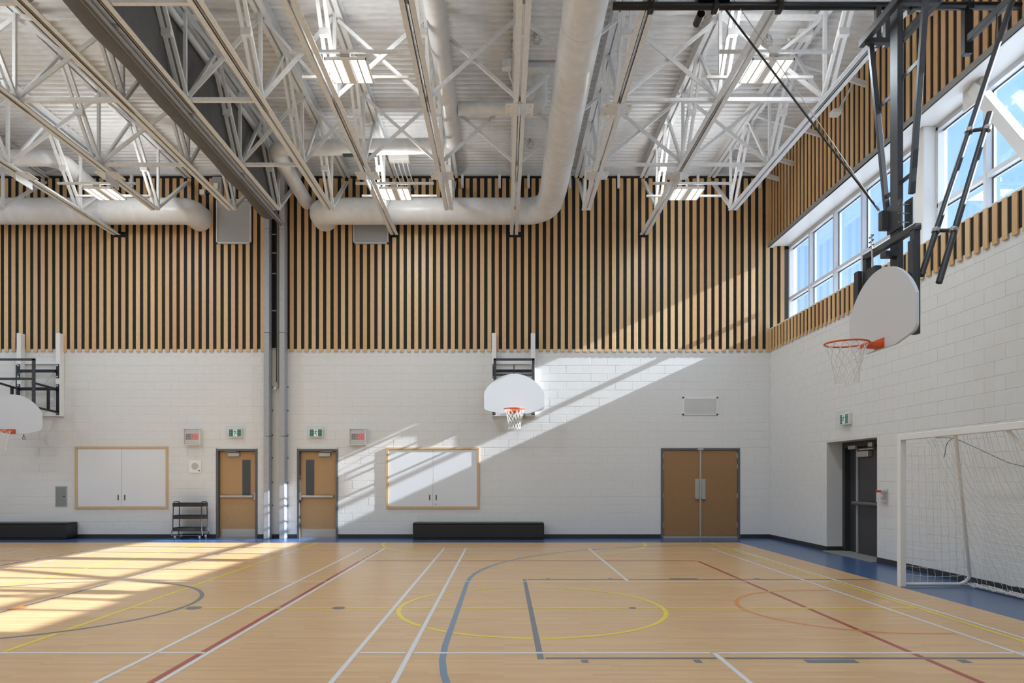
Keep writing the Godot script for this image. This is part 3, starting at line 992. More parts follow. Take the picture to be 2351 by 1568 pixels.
func build_lamps() -> void:
	var names := {}
	for x in [3.83, -2.25, -8.35, -14.6]:
		for d in [14.5, 10.12, 5.7, 1.3]:
			var place := "row nearest the end wall" if d > 14 else ("second row from the end wall" if d > 10 else ("third row from the end wall" if d > 5 else "row nearest the viewer"))
			var which: String = {3.83: "on the window side", -2.25: "beside the slim duct", -8.35: "beyond the divider curtain", -14.6: "by the far side wall"}[x]
			var o := thing("ceiling_lamp", "square white lamp %s, %s" % [which, place], "lamp", Vector3(x, 7.42, -d), "high bay ceiling lamps")
			var s := Shape.new()
			s.span(-0.3, 0.3, 0.0, 0.02, -0.3, 0.3, 0.003)
			s.span(-0.3, 0.3, -0.025, 0.0, -0.3, -0.285)
			s.span(-0.3, 0.3, -0.025, 0.0, 0.285, 0.3)
			s.span(-0.3, -0.285, -0.025, 0.0, -0.3, 0.3)
			s.span(0.285, 0.3, -0.025, 0.0, -0.3, 0.3)
			put(o, "housing", s, M.white)
			pbox(o, "spine", -0.05, 0.05, -0.03, 0.0, -0.285, 0.285, M.white, 0.003)
			for t in [-0.225, -0.115, 0.115, 0.225]:
				pbox(o, "light_strip", t - 0.042, t + 0.042, -0.018, -0.004, -0.28, 0.28, M.lamp_glow)
			for t in [-0.17, 0.17]:
				pbox(o, "louvre", t - 0.008, t + 0.008, -0.03, 0.0, -0.28, 0.28, M.satin)
			for zz in [-0.3, 0.33]:
				pbox(o, "support_channel", -0.78, 0.82, 0.05, 0.09, zz - 0.02, zz + 0.02, M.steel)
			for zz in [-0.3, 0.28]:
				pbox(o, "hanger", -0.07, 0.07, 0.02, 0.06, zz, zz + 0.03, M.satin)
			var a := AreaLight3D.new()
			a.name = "glow"
			a.area_size = Vector2(0.56, 0.56)
			a.area_normalize_energy = true
			a.light_energy = LAMP_ENERGY
			a.light_color = LAMP_COLOR
			a.shadow_enabled = true
			a.area_range = 40.0
			o.add_child(a)
			a.position = Vector3(0, -0.035, 0)
			a.rotation = Vector3(-PI / 2, 0, 0)
			for t in [-0.17, 0.17]:
				pbox(o, "uplight_slot", t - 0.06, t + 0.06, 0.02, 0.026, -0.26, 0.26, M.lamp_glow)
			var b := OmniLight3D.new()
			b.name = "uplight"
			b.light_energy = LAMP_UPLIGHT
			b.light_color = UPLIGHT_COLOR
			b.light_size = 0.2
			b.shadow_enabled = true
			b.omni_range = 40.0
			b.omni_attenuation = 2.0
			o.add_child(b)
			b.position = Vector3(0, 0.24, 0)

func build_divider() -> void:
	var o := thing("divider_curtain", "folded grey vinyl divider curtain gathered up under the roof", "curtain", Vector3(-5.28, 7.42, -8.0))
	# gathered bundle: face towards the window wall, underside with sagging folds
	var s := Shape.new()
	var u := Shape.new()
	var n := 90
	var z0 := -15.65 + 8.0
	var z1 := FRONT + 8.0
	var prev := []
	var prev2 := []
	for i in n + 1:
		var z := lerpf(z0, z1, float(i) / n)
		var sag := 0.035 * absf(sin(z * 1.45)) + 0.012 * sin(z * 4.1)
		var wob := 0.02 * sin(z * 2.3) + 0.014 * sin(z * 5.7 + 1.0)
		var face := []
		for k in 7:
			var t := k / 6.0
			face.append(Vector3(0.17 + wob * sin(t * PI) + 0.012 * sin(t * 9.0 + z * 1.7), lerpf(-0.03 - sag, 1.15, t), z))
		var under := []
		for k in 7:
			var t := k / 6.0
			under.append(Vector3(lerpf(0.17, -0.18, t), -0.03 - sag - 0.05 * sin(t * PI), z))
		var backs := [Vector3(-0.18, -0.03 - sag, z), Vector3(-0.18 - wob, 0.6, z), Vector3(-0.16, 1.15, z)]
		if i > 0:
			for k in 6:
				var m: Vector3 = (face[k + 1] - face[k]).cross(prev[0][k] - face[k]).normalized()
				if m.x < 0: m = -m
				s.quad(face[k], face[k + 1], prev[0][k + 1], prev[0][k], m)
				m = (under[k + 1] - under[k]).cross(prev[1][k] - under[k]).normalized()
				if m.y > 0: m = -m
				u.quad(under[k], under[k + 1], prev[1][k + 1], prev[1][k], m)
			for k in 2:
				s.quad(backs[k], backs[k + 1], prev[2][k + 1], prev[2][k], Vector3.LEFT)
		else:
			for k in 6:
				s.quad(face[k], face[k + 1], Vector3(-0.17, face[k + 1].y, z), Vector3(-0.17, face[k].y, z), Vector3.FORWARD)
		prev = [face, under, backs]
	put(o, "sheet", s, M.curtain)
	put(o, "gathered_hem", u, M.curtain)
	prod(o, "drive_pipe", Vector3(0.22, 1.16, -7.6), Vector3(0.22, 1.16, FRONT + 8.0), 0.055, M.steel, 16)
	var t := thing("curtain_track", "slim pale channel track under the divider joist", "track", Vector3(-5.08, 7.24, -8.0))
	var c := Shape.new()
	c.span(-0.04, 0.04, 0.05, 0.06, -7.95, FRONT + 8.0)
	c.span(-0.04, -0.034, 0.0, 0.06, -7.95, FRONT + 8.0)
	c.span(0.034, 0.04, 0.0, 0.06, -7.95, FRONT + 8.0)
	put(t, "channel", c, M.column)
	for z in [-7.6, -5.4, -3.2, -1.0, 1.2, 3.4, 5.6]:
		pbox(t, "clip", -0.02, 0.06, 0.06, 0.12, z - 0.03, z + 0.03, M.column)
	# the two grey guide columns and the guide rail between them
	var k := 0
	for x in [[-5.38, -5.25], [-5.755, -5.624]]:
		var col := thing("guide_column", "grey sheet steel guide column on the end wall, " + ("sunlit at its foot" if k == 0 else "beside the brown door with the cart"), "column", Vector3((x[0] + x[1]) * 0.5, 0, BACK + 0.12), "divider guide columns")
		var hw: float = (x[1] - x[0]) * 0.5
		var ys := [0.0, 2.465, 4.945, 7.43, 8.95]
		for j in 4:
			pbox(col, "panel", -hw, hw, ys[j] + 0.004, ys[j + 1] - 0.004, -0.12, 0.12, M.column, 0.006)
		for y in [0.8, 1.35, 1.95, 2.5, 3.1, 3.67]:
			prod(col, "bolt", Vector3(hw, y, -0.1), Vector3(hw + 0.022, y, -0.1), 0.014, M.charcoal, 8)
		k += 1
	var g := thing("guide_rail", "thin pale guide rail hanging between the grey columns", "rail", Vector3(-5.47, 3.62, BACK + 0.14))
	prod(g, "rail", Vector3(0.035, 0, 0), Vector3(0.035, 4.2, 0), 0.022, mat(Color(0.52, 0.5, 0.42), 0.5), 10)
	prod(g, "rail", Vector3(-0.005, 0.15, 0), Vector3(-0.005, 4.2, 0), 0.012, M.charcoal, 8)
	prod(g, "end_pulley", Vector3(-0.03, 0.0, -0.03), Vector3(-0.03, 0.0, 0.03), 0.035, M.satin, 14)
	for y in [0.98, 1.9, 2.8, 3.3, 3.75]:
		pbox(g, "bracket", -0.155, 0.02, y - 0.014, y + 0.014, -0.12, -0.10, M.column)

func build_roof_fittings() -> void:
	# heat detectors in wire cages under the deck
	var spots := [[-3.35, 11.55, "beside the seventh joist"], [0.55, 11.62, "beside the large duct near the viewer"], [4.45, 11.7, "beyond the window-side lamp"], [0.58, 15.3, "between the large duct and the fourth joist"], [-8.9, 11.9, "beyond the divider curtain"]]
	for p in spots:
		var o := thing("caged_detector", "small caged heat detector on the deck, " + p[2], "detector", Vector3(p[0], DECK - 0.04, -p[1]), "caged heat detectors")
		prod(o, "stem", Vector3.ZERO, Vector3(0, -0.10, 0), 0.02, M.satin, 8)
		prod(o, "sensor", Vector3(0, -0.10, 0), Vector3(0, -0.14, 0), 0.045, M.white, 12)
		var c := Shape.new()
		for k in 6:
			var a := TAU * k / 6
			c.tube(path([Vector3(cos(a) * 0.05, -0.03, sin(a) * 0.05), Vector3(cos(a) * 0.085, -0.1, sin(a) * 0.085), Vector3(cos(a) * 0.08, -0.19, sin(a) * 0.08), Vector3(0, -0.21, 0)], 0.03, 4), 0.004, 5)
		for h in [[0.07, 0.07], [0.085, 0.12], [0.08, 0.17]]:
			var pts := PackedVector3Array()
			for k in 14:
				pts.append(Vector3(cos(TAU * k / 14) * h[0], -h[1], sin(TAU * k / 14) * h[0]))
			c.tube(pts, 0.004, 5, false, true)
		put(o, "cage", c, M.satin)
	# conduits and boxes
	var o := thing("junction_box", "small white junction box with conduit beside the centre joist", "box", Vector3(0.05, 8.55, -11.9))
	pbox(o, "case", -0.08, 0.08, -0.07, 0.09, -0.06, 0.06, M.steel, 0.006)
	var s := Shape.new()
	s.tube(path([Vector3(0.0, 0.09, 0), Vector3(0.0, 0.2, 0), Vector3(0.07, 0.36, 0), Vector3(0.07, 0.42, 0)], 0.06), 0.016, 8)
	s.tube(path([Vector3(0.03, -0.07, 0), Vector3(0.06, -0.2, 0), Vector3(0.12, -0.32, 0)], 0.06), 0.016, 8)
	put(o, "conduit", s, M.steel)
	o = thing("junction_box", "white junction box on the first joist near the window wall", "box", Vector3(4.85, 8.62, -11.2))
	pbox(o, "case", -0.1, 0.12, -0.06, 0.06, -0.09, 0.09, M.white, 0.006)
	s = Shape.new()
	s.tube(path([Vector3(-0.1, 0, 0), Vector3(-0.3, -0.1, 0.1), Vector3(-0.32, -0.2, 0.2)], 0.08), 0.014, 8)
	s.tube(path([Vector3(0.05, 0.06, 0), Vector3(0.1, 0.2, 0.1), Vector3(0.12, 0.3, 0.2)], 0.08), 0.02, 8)
	put(o, "conduit", s, M.steel)
	o = thing("conduit_bank", "four parallel white conduits dropping from a box to the end wall", "conduit", Vector3(-2.35, 8.5, -15.4))
	pbox(o, "case", -0.2, 0.25, 0.0, 0.14, -0.1, 0.1, M.white, 0.006)
	for k in 4:
		s = Shape.new()
		s.tube(path([Vector3(-0.1 + k * 0.1, 0, 0), Vector3(-0.1 + k * 0.1, -0.05, -0.2), Vector3(-0.1 + k * 0.1, -0.05, BACK + 15.43)], 0.05), 0.016, 8)
		put(o, "conduit", s, M.steel)
	o = thing("disconnect_switch", "grey electrical switch box high on the slats beside the divider", "switch", Vector3(-6.92, 8.3, BACK + 0.032))
	pbox(o, "case", -0.1, 0.12, 0.0, 0.42, 0.0, 0.12, M.column, 0.006)
	pbox(o, "cover", -0.06, 0.05, 0.12, 0.26, 0.12, 0.15, M.white, 0.004)
	pbox(o, "side_box", -0.42, -0.3, 0.0, 0.12, 0.0, 0.1, M.white, 0.004)
	pbar(o, "link", Vector3(-0.3, 0.06, 0.04), Vector3(-0.1, 0.05, 0.04), 0.03, 0.03, M.charcoal)
	o = thing("motion_sensor", "small white motion sensor on a bent conduit by the window wall", "sensor", Vector3(5.98, 8.0, -12.4))
	s = Shape.new()
	s.tube(path([Vector3(0.45, 0.95, -0.1), Vector3(0.30, 0.55, -0.05), Vector3(0.02, 0.05, 0)], 0.1), 0.018, 8)
	put(o, "conduit", s, M.steel)
	pbox(o, "head", -0.12, 0.05, -0.05, 0.05, -0.09, 0.09, M.white, 0.02)
	# two grey louvred return grilles on the slats
	for g in [[-6.95, -6.11, 7.13, 8.2, "beside the divider curtain"], [-3.64, -2.79, 7.13, 8.2, "half hidden behind the large duct"]]:
		o = thing("return_grille", "grey louvred return air grille " + g[4], "grille", Vector3((g[0] + g[1]) * 0.5, g[2], BACK + 0.03), "louvred return air grilles")
		var hw: float = (g[1] - g[0]) * 0.5
		var h: float = g[3] - g[2]
		s = Shape.new()
		s.span(-hw, hw, 0, 0.03, 0, 0.07)
		s.span(-hw, hw, h - 0.03, h, 0, 0.07)
		s.span(-hw, -hw + 0.03, 0, h, 0, 0.07)
		s.span(hw - 0.03, hw, 0, h, 0, 0.07)
		put(o, "frame", s, M.alu)
		pbox(o, "rear_plate", -hw + 0.02, hw - 0.02, 0.02, h - 0.02, 0.0, 0.02, M.column)
		var y := 0.045
		while y < h - 0.04:
			var l := Shape.new()
			l.bar(Vector3(-hw + 0.03, y, 0.045), Vector3(hw - 0.03, y, 0.045), 0.034, 0.003, Vector3(0, 0.42, 1))
			put(o, "louvre", l, M.alu)
			y += 0.026

# ---------------------------------------------------------------- sports equipment

func fan_board() -> PackedVector2Array:
	var p := PackedVector2Array()
	p.append(Vector2(-0.30, 0.0))
	p.append(Vector2(0.30, 0.0))
	p.append(Vector2(0.56, 0.055))
	for k in 7:
		var a := lerpf(-PI * 0.42, 0.0, k / 6.0)
		p.append(Vector2(0.605 + 0.08 * cos(a), 0.15 + 0.08 * sin(a)))
	for k in range(0, 31):
		var x := 0.685 * cos(PI * k / 30.0)
		p.append(Vector2(x, 0.41 + 0.495 * pow(maxf(0.0, 1.0 - (x / 0.70) * (x / 0.70)), 0.70)))
	for k in 7:
		var a := lerpf(PI, PI * 1.42, k / 6.0)
		p.append(Vector2(-0.605 + 0.08 * cos(a), 0.15 + 0.08 * sin(a)))
	p.append(Vector2(-0.56, 0.055))
	return p

# board, rim and net; `out` points from the board into the hall, the local origin is the middle of the board's lower edge
func board_and_rim(o: Node3D, c: Vector3, out: Vector3) -> void:
	var side := Vector3.UP.cross(out)
	var s := Shape.new()
	s.plate(fan_board(), c, side, Vector3.UP, 0.035)
	var board := put(o, "backboard", s, M.board)
	s = Shape.new()
	for k in [-1.0, 1.0]:
		s.bar(c + side * k * 0.47 - out * 0.03 + Vector3.UP * 0.1, c + side * k * 0.47 - out * 0.03 + Vector3.UP * 0.6, 0.05, 0.05, side)
	put(board, "rear_stiffener", s, M.gunmetal)
	var rc := c + Vector3.UP * 0.065 + out * (0.035 + 0.15 + 0.225)
	s = Shape.new()
	var pts := PackedVector3Array()
	for k in 40:
		var a := TAU * k / 40
		pts.append(rc + (side * cos(a) + out * sin(a)) * 0.229)
	s.tube(pts, 0.0105, 10, false, true)
	var rim := put(o, "rim", s, M.orange)
	s = Shape.new()
	s.bar(c + out * 0.036 + Vector3.UP * 0.04, c + out * 0.20 + Vector3.UP * 0.05, 0.15, 0.055, Vector3.UP, 0.006)
	s.bar(c + out * 0.18 + Vector3.UP * 0.045, c + out * 0.215 + Vector3.UP * 0.045, 0.26, 0.04, Vector3.UP, 0.006)
	s.bar(c + out * 0.035 + Vector3.UP * 0.06, c + out * 0.043 + Vector3.UP * 0.06, 0.2, 0.11, Vector3.UP, 0.002)
	put(rim, "bracket", s, M.orange)
	# knotted net: two families of strands that cross and swell a little at the hem
	s = Shape.new()
	for k in 12:
		for dirn in [-1.0, 1.0]:
			var line := PackedVector3Array()
			for j in 9:
				var t := j / 8.0
				var a: float = TAU * k / 12 + dirn * t * 1.5 + 0.09 * dirn * (j % 2)
				var r := lerpf(0.222, 0.115, pow(t, 0.62)) + 0.012 * maxf(0.0, t - 0.75) * 4.0 + 0.006 * sin(k * 2.1 + j)
				line.append(rc + (side * cos(a) + out * sin(a)) * r - Vector3.UP * (0.01 + 0.43 * t))
			s.tube(line, 0.0042, 5)
	put(o, "net", s, M.net)

func wall_goal(x: float, drop: float, label: String) -> void:
	var o := thing("basketball_goal", label, "basketball goal", Vector3(x, 0, BACK), "basketball goals")
	for k in [-0.47, 0.47]:
		pbox(o, "timber_post", k - 0.053, k + 0.053, 2.95, 4.95, 0.005, 0.17, M.white, 0.006)
	for y in [4.26, 3.0]:
		pbox(o, "timber_rail", -0.417, 0.417, y - 0.04, y + 0.04, 0.005, 0.05, M.white, 0.004)
	for k in [-0.47, 0.47]:
		for y in [[3.86, 4.2], [2.98, 3.72]]:
			var p := pbox(o, "wall_plate", k - 0.036, k + 0.036, y[0], y[1], 0.17, 0.178, M.black)
			for b in [y[0] + 0.035, y[1] - 0.035]:
				prod(p, "bolt", Vector3(k, b, 0.17), Vector3(k, b, 0.192), 0.022, M.chrome, 8)
	for y in [4.03, 3.60]:
		pbox(o, "wall_bar", -0.44, 0.44, y - 0.035, y + 0.035, 0.178, 0.23, M.black, 0.004)
	var fz := 1.0
	for k in [-0.40, 0.40]:
		var sg := signf(k)
		for y in [3.60, 3.05]:
			prod(o, "arm", Vector3(k + sg * 0.05, y, 0.19), Vector3(k, y + 0.12 - drop * 0.15, fz - 0.04), 0.026, M.black, 10)
		pbar(o, "arm_brace", Vector3(k + sg * 0.03, 3.06, 0.45), Vector3(k + sg * 0.03, 3.62, 0.45), 0.05, 0.05, M.black)
		# lift cables
		prod(o, "stay_chain", Vector3(k + sg * 0.02, 4.04, 0.17), Vector3(k, 3.66, 0.55), 0.006, M.chrome, 6)
	var s := Shape.new()
	for k in [-0.44, 0.44]:
		s.span(k - 0.03, k + 0.03, 3.05, 4.19, fz - 0.05, fz, 0.004)
	s.span(-0.47, 0.47, 4.15, 4.20, fz - 0.05, fz, 0.004)
	s.span(-0.41, 0.41, 3.80 - drop * 0.2, 3.85 - drop * 0.2, fz - 0.05, fz, 0.004)
	put(o, "front_frame", s, M.gunmetal)
	s = Shape.new()
	for k in [-0.44, 0.44]:
		s.span(k - 0.04, k + 0.04, 2.98 - drop, 3.62 - drop, fz, fz + 0.04, 0.004)
	s.span(-0.44, 0.44, 3.02 - drop, 3.07 - drop, fz, fz + 0.04, 0.004)
	put(o, "sliding_frame", s, M.black)
	prod(o, "adjusting_screw", Vector3(0, 3.2, fz - 0.08), Vector3(0, 4.06, fz - 0.08), 0.012, M.charcoal, 8)
	var hook := Shape.new()
	var ring_pts := PackedVector3Array()
	for k in 20:
		ring_pts.append(Vector3(0.245 + 0.032 * cos(TAU * k / 20), 2.84 - drop + 0.032 * sin(TAU * k / 20), fz + 0.02))
	hook.tube(ring_pts, 0.006, 6, false, true)
	hook.rod(Vector3(0.245, 2.87 - drop, fz + 0.02), Vector3(0.245, 3.02 - drop, fz + 0.02), 0.009, 8)
	put(o, "crank_eye", hook, M.charcoal)
	board_and_rim(o, Vector3(0, 2.93 - drop, fz + 0.04), Vector3.BACK)

func ceiling_goal() -> void:
	var o := thing("basketball_goal", "black ceiling-hung basketball goal with white fan board in front of the windows", "basketball goal", Vector3(4.5, 0, -7.9), "basketball goals")
	var G: Material = M.gunmetal
	# support pipe clamped under the joists
	var pipe := prod(o, "support_pipe", Vector3(-3.16, 7.27, -0.62), Vector3(1.85, 7.27, -0.62), 0.046, M.black, 20)
	for x in [-2.69, -1.11, -1.9, 0.53, 1.22]:
		var c := pbox(pipe, "pipe_clamp", x - 0.035, x + 0.035, 7.20, 7.36, -0.68, -0.56, M.black, 0.006)
		prod(c, "bolt", Vector3(x, 7.30, -0.56), Vector3(x, 7.30, -0.53), 0.014, M.chrome, 8)
	# hanging frame: two channels running towards the viewer
	for x in [-0.10, 0.34]:
		pbar(o, "top_channel", Vector3(x, 6.80, -0.62), Vector3(x, 6.80, 0.75), 0.07, 0.09, G, Vector3.UP, 0.004)
		pbox(o, "hanger", 0.09 + x * 0.25, 0.15 + x * 0.25, 6.76, 7.26, -0.64, -0.58, G)
	pbar(o, "cross_channel", Vector3(-0.10, 6.76, -0.5), Vector3(0.34, 6.76, -0.5), 0.06, 0.06, G)
	pbar(o, "cross_channel", Vector3(-0.10, 6.76, 0.2), Vector3(0.34, 6.76, 0.2), 0.06, 0.06, G)
	# mast and its splayed struts
	pbox(o, "mast", 0.0, 0.066, 3.25, 6.85, -0.17, -0.01, G, 0.006)
	pbar(o, "strut", Vector3(-0.02, 6.78, -0.56), Vector3(0.02, 4.62, -0.27), 0.05, 0.06, G, Vector3.RIGHT, 0.004)
	pbar(o, "strut", Vector3(0.03, 6.9, 0.50), Vector3(0.03, 4.62, 0.21), 0.05, 0.06, G, Vector3.RIGHT, 0.004)
	for y in [[5.92, 6.03], [4.78, 4.85]]:
		pbar(o, "tie_flat", Vector3(0.01, y[0], -0.42 + (5.9 - y[0]) * 0.12), Vector3(0.02, y[0], -0.15), 0.012, 0.05, G)
		pbar(o, "tie_flat", Vector3(0.05, y[1], 0.0), Vector3(0.04, y[1], 0.38 - (5.9 - y[1]) * 0.12), 0.012, 0.05, G)
	# clamp plate and pulley box on the mast
	var cl := pbox(o, "mast_clamp", -0.02, 0.0, 4.30, 4.62, -0.20, 0.10, G, 0.003)
	pbox(cl, "plate", 0.10, 0.112, 4.33, 4.63, -0.05, 0.1, G)
	for y in [4.36, 4.46, 4.56]:
		prod(cl, "bolt", Vector3(-0.03, y, 0.06), Vector3(0.13, y, 0.06), 0.009, M.chrome, 8)
	pbox(o, "pulley_box", -0.10, 0.0, 4.36, 4.58, -0.24, -0.16, G, 0.006)
	# board frame
	var s := Shape.new()
	for z in [-0.48, 0.50]:
		s.span(-0.14, -0.07, 3.0, 4.12, z - 0.04, z + 0.04, 0.004)
	s.span(-0.14, -0.07, 4.10, 4.17, -0.52, 0.56, 0.004)
	s.span(-0.14, -0.07, 3.62, 3.68, -0.44, 0.46, 0.004)
	s.span(-0.14, 0.0, 3.2, 3.26, -0.12, 0.0)
	s.span(-0.14, 0.0, 4.0, 4.06, -0.12, 0.0)
	put(o, "board_frame", s, G)
	for z in [-0.56, 0.57]:
		pbox(o, "sliding_rail", -0.20, -0.14, 3.0, 3.98, z - 0.045, z + 0.045, G, 0.004)
	# screw gear above the board
	prod(o, "adjusting_screw", Vector3(-0.19, 3.8, -0.18), Vector3(-0.19, 4.32, -0.22), 0.010, M.satin, 8)
	pbox(o, "screw_bracket", -0.22, -0.14, 3.80, 3.92, -0.27, -0.09, G, 0.004)
	var ch := Shape.new()
	for k in 4:
		ch.rod(Vector3(-0.20, 4.12 + k * 0.055, -0.25), Vector3(-0.18, 4.14 + k * 0.055, -0.19), 0.008, 6)
	put(o, "link_chain", ch, G)
	# hoist cables from the winch on the pipe
	prod(o, "hoist_cable", Vector3(-1.78, 7.24, -0.62), Vector3(-0.10, 4.60, -0.22), 0.013, M.black, 8)
	prod(o, "hoist_cable", Vector3(-1.72, 7.45, -0.64), Vector3(-0.06, 4.52, -0.2), 0.005, M.satin, 8)
	var w := pbox(o, "winch", -2.12, -1.72, 7.30, 7.46, -0.72, -0.52, M.black, 0.012)
	prod(w, "drum", Vector3(-1.9, 7.38, -0.52), Vector3(-1.9, 7.38, -0.44), 0.05, M.satin, 14)
	s = Shape.new()
	s.tube(PackedVector3Array([Vector3(-2.02, 7.3, -1.0), Vector3(-2.02, 7.3, -0.8)]), 0.05, 16)
	put(o, "winch_motor", s, M.black)
	# telescoping rear brace and its bracket
	pbar(o, "brace_channel", Vector3(1.21, 6.86, -0.62), Vector3(1.21, 6.86, 0.7), 0.06, 0.09, G, Vector3.UP, 0.004)
	pbox(o, "drop_bracket", 1.16, 1.26, 6.68, 7.26, -0.68, -0.60, M.black, 0.004)
	var a := Vector3(1.22, 6.88, 0.14)
	var b := Vector3(-0.05, 3.62, 0.52)
	prod(o, "brace_pipe", a, b, 0.03, G, 16)
	var t := (b - a).normalized()
	var sh := Vector3(0.10, -0.03, 0.10)
	prod(o, "brace_pipe", a + t * 1.55 + sh, a + t * 3.6 + sh * 1.3, 0.032, G, 16)
	pbar(o, "brace_flat", Vector3(1.21, 6.82, -0.12), a + t * 0.75, 0.012, 0.05, G)
	for k in [1.75, 2.98]:
		var p: Vector3 = a + t * k
		var link := prod(o, "clamp_link", p, p + sh * 1.15, 0.02, G, 10)
		for q in [p, p + sh * 1.15]:
			var cs := Shape.new()
			cs.rod(q - t * 0.022, q + t * 0.022, 0.042, 12)
			cs.boxb(q + Vector3(-0.02, 0.0, 0.045), Vector3(0.02, 0.03, 0.06), Basis.IDENTITY)
			put(link, "clamp", cs, M.satin)
	board_and_rim(o, Vector3(-0.215, 2.92, 0.07), Vector3.LEFT)

func soccer_goal() -> void:
	# frame 3 m x 2 m standing on the side line, its back towards the window wall
	var o := thing("soccer_goal", "white indoor goal with square posts and drooping white net", "goal", Vector3(5.36, 0, -7.83))
	var W := 1.5
	var H := 2.05
	pbox(o, "goal_post", -0.04, 0.04, 0, H, -W - 0.04, -W + 0.04, M.white, 0.006)
	pbox(o, "goal_post", -0.04, 0.04, 0, H, W - 0.04, W + 0.04, M.white, 0.006)
	pbox(o, "crossbar", -0.04, 0.04, H - 0.08, H, -W + 0.04, W - 0.04, M.white, 0.006)
	for k in [-1.0, 1.0]:
		var s := Shape.new()
		s.tube(path([Vector3(0.03, 0.035, k * W), Vector3(0.93, 0.035, k * W), Vector3(0.02, H - 0.06, k * (W - 1.08))], 0.12, 8), 0.022, 12)
		put(o, "rear_stay", s, M.white)
	prod(o, "ground_bar", Vector3(0.90, 0.03, -W + 0.1), Vector3(0.90, 0.03, W - 0.1), 0.02, M.white)
	# net: sags from the crossbar to the ground bar, with sides
	var s := Shape.new()
	var pt := func(u: float, v: float) -> Vector3:
		# u along the goal, v from crossbar (0) to the ground bar (1)
		var half := lerpf(W - 0.45, W - 0.02, pow(v, 0.8))
		var sag := 0.5 * sin(PI * u) * sin(PI * pow(v, 0.55)) * (1.0 - v)
		var x := lerpf(0.03, 0.92, pow(v, 0.75)) + 0.02 * sin(u * 40.0 + v * 13.0)
		return Vector3(x, maxf(0.02, lerpf(H - 0.07, 0.05, v) - sag + 0.012 * sin(u * 31.0 + v * 23.0)), lerpf(-half, half, u))
	var nu := 26
	var nv := 18
	for i in nu + 1:
		var line := PackedVector3Array()
		for j in nv * 2 + 1:
			line.append(pt.call((i + 0.07 * (j % 2)) / float(nu), j / float(nv * 2)))
		s.tube(line, 0.0031, 4, false)
	for j in range(1, nv + 1):
		var line := PackedVector3Array()
		for i in nu * 2 + 1:
			line.append(pt.call(i / float(nu * 2), clampf((j + 0.07 * (i % 2)) / float(nv), 0.0, 1.0)))
		s.tube(line, 0.0031, 4, false)
	put(o, "rear_net", s, M.net)
	for k in [-1.0, 1.0]:
		s = Shape.new()
		# side panel between post, base tube and stay
		for j in range(0, 17):
			var y := 0.05 + j * 0.115
			var reach := lerpf(0.92, 0.10, y / H)
			var zr := lerpf(W, W - 1.08, clampf((y - 0.05) / (H - 0.1), 0, 1))
			var line := PackedVector3Array()
			for i in 13:
				var t := i / 12.0
				line.append(Vector3(lerpf(0.045, reach, t), maxf(0.02, y - 0.03 * sin(PI * t) + 0.008 * (i % 2)), k * lerpf(W, zr, t)))
			s.tube(line, 0.0026, 4, false)
		for i in range(1, 9):
			var t := i / 8.5
			var line := PackedVector3Array()
			for j in 18:
				var y := 0.05 + j * 0.108
				var reach := lerpf(0.92, 0.10, y / H)
				var zr := lerpf(W, W - 1.08, clampf((y - 0.05) / (H - 0.1), 0, 1))
				line.append(Vector3(lerpf(0.045, reach, t) + 0.01 * (j % 2), y, k * lerpf(W, zr, t)))
			s.tube(line, 0.0026, 4, false)
		put(o, "side_net", s, M.net)
	# slack of the net bunched along the floor
	s = Shape.new()
	for q in 9:
		var line := PackedVector3Array()
		for i in 60:
			var t := i / 59.0
			line.append(Vector3(0.86 + 0.07 * sin(q * 1.7 + t * 9.0) + 0.02 * sin(t * 60.0 + q), 0.03 + 0.035 * absf(sin(t * 44.0 + q * 2.0)), lerpf(-W + 0.05, W - 0.05, t)))
		s.tube(line, 0.0035, 4, false)
	put(o, "bunched_net", s, M.net)
	s = Shape.new()
	s.tube(path([Vector3(-0.01, H - 0.09, -W + 0.75), Vector3(0.05, H - 0.1, -W + 1.0), Vector3(0.12, H - 0.22, -W + 1.25), Vector3(0.2, H - 0.42, -W + 1.7), Vector3(0.24, H - 0.52, -W + 2.2)], 0.5), 0.0036, 5)
	s.tube(path([Vector3(0.05, H - 0.1, -W + 1.0), Vector3(0.02, H - 0.16, -W + 0.92), Vector3(0.0, H - 0.34, -W + 0.9)], 0.1), 0.0036, 5)
	put(o, "tie_rope", s, M.rope)

func padded_bench(x0: float, x1: float, label: String) -> void:
	var o := thing("padded_bench", label, "bench", Vector3((x0 + x1) * 0.5, 0, BACK + 0.24), "black padded benches")
	var hw := (x1 - x0) * 0.5
	pbox(o, "plinth", -hw + 0.01, hw - 0.01, 0, 0.045, -0.21, 0.21, M.black, 0.004)
	pbox(o, "body", -hw, hw, 0.045, 0.365, -0.22, 0.225, M.vinyl, 0.01)
	pbox(o, "lid", -hw, hw, 0.368, 0.40, -0.22, 0.228, M.vinyl, 0.008)

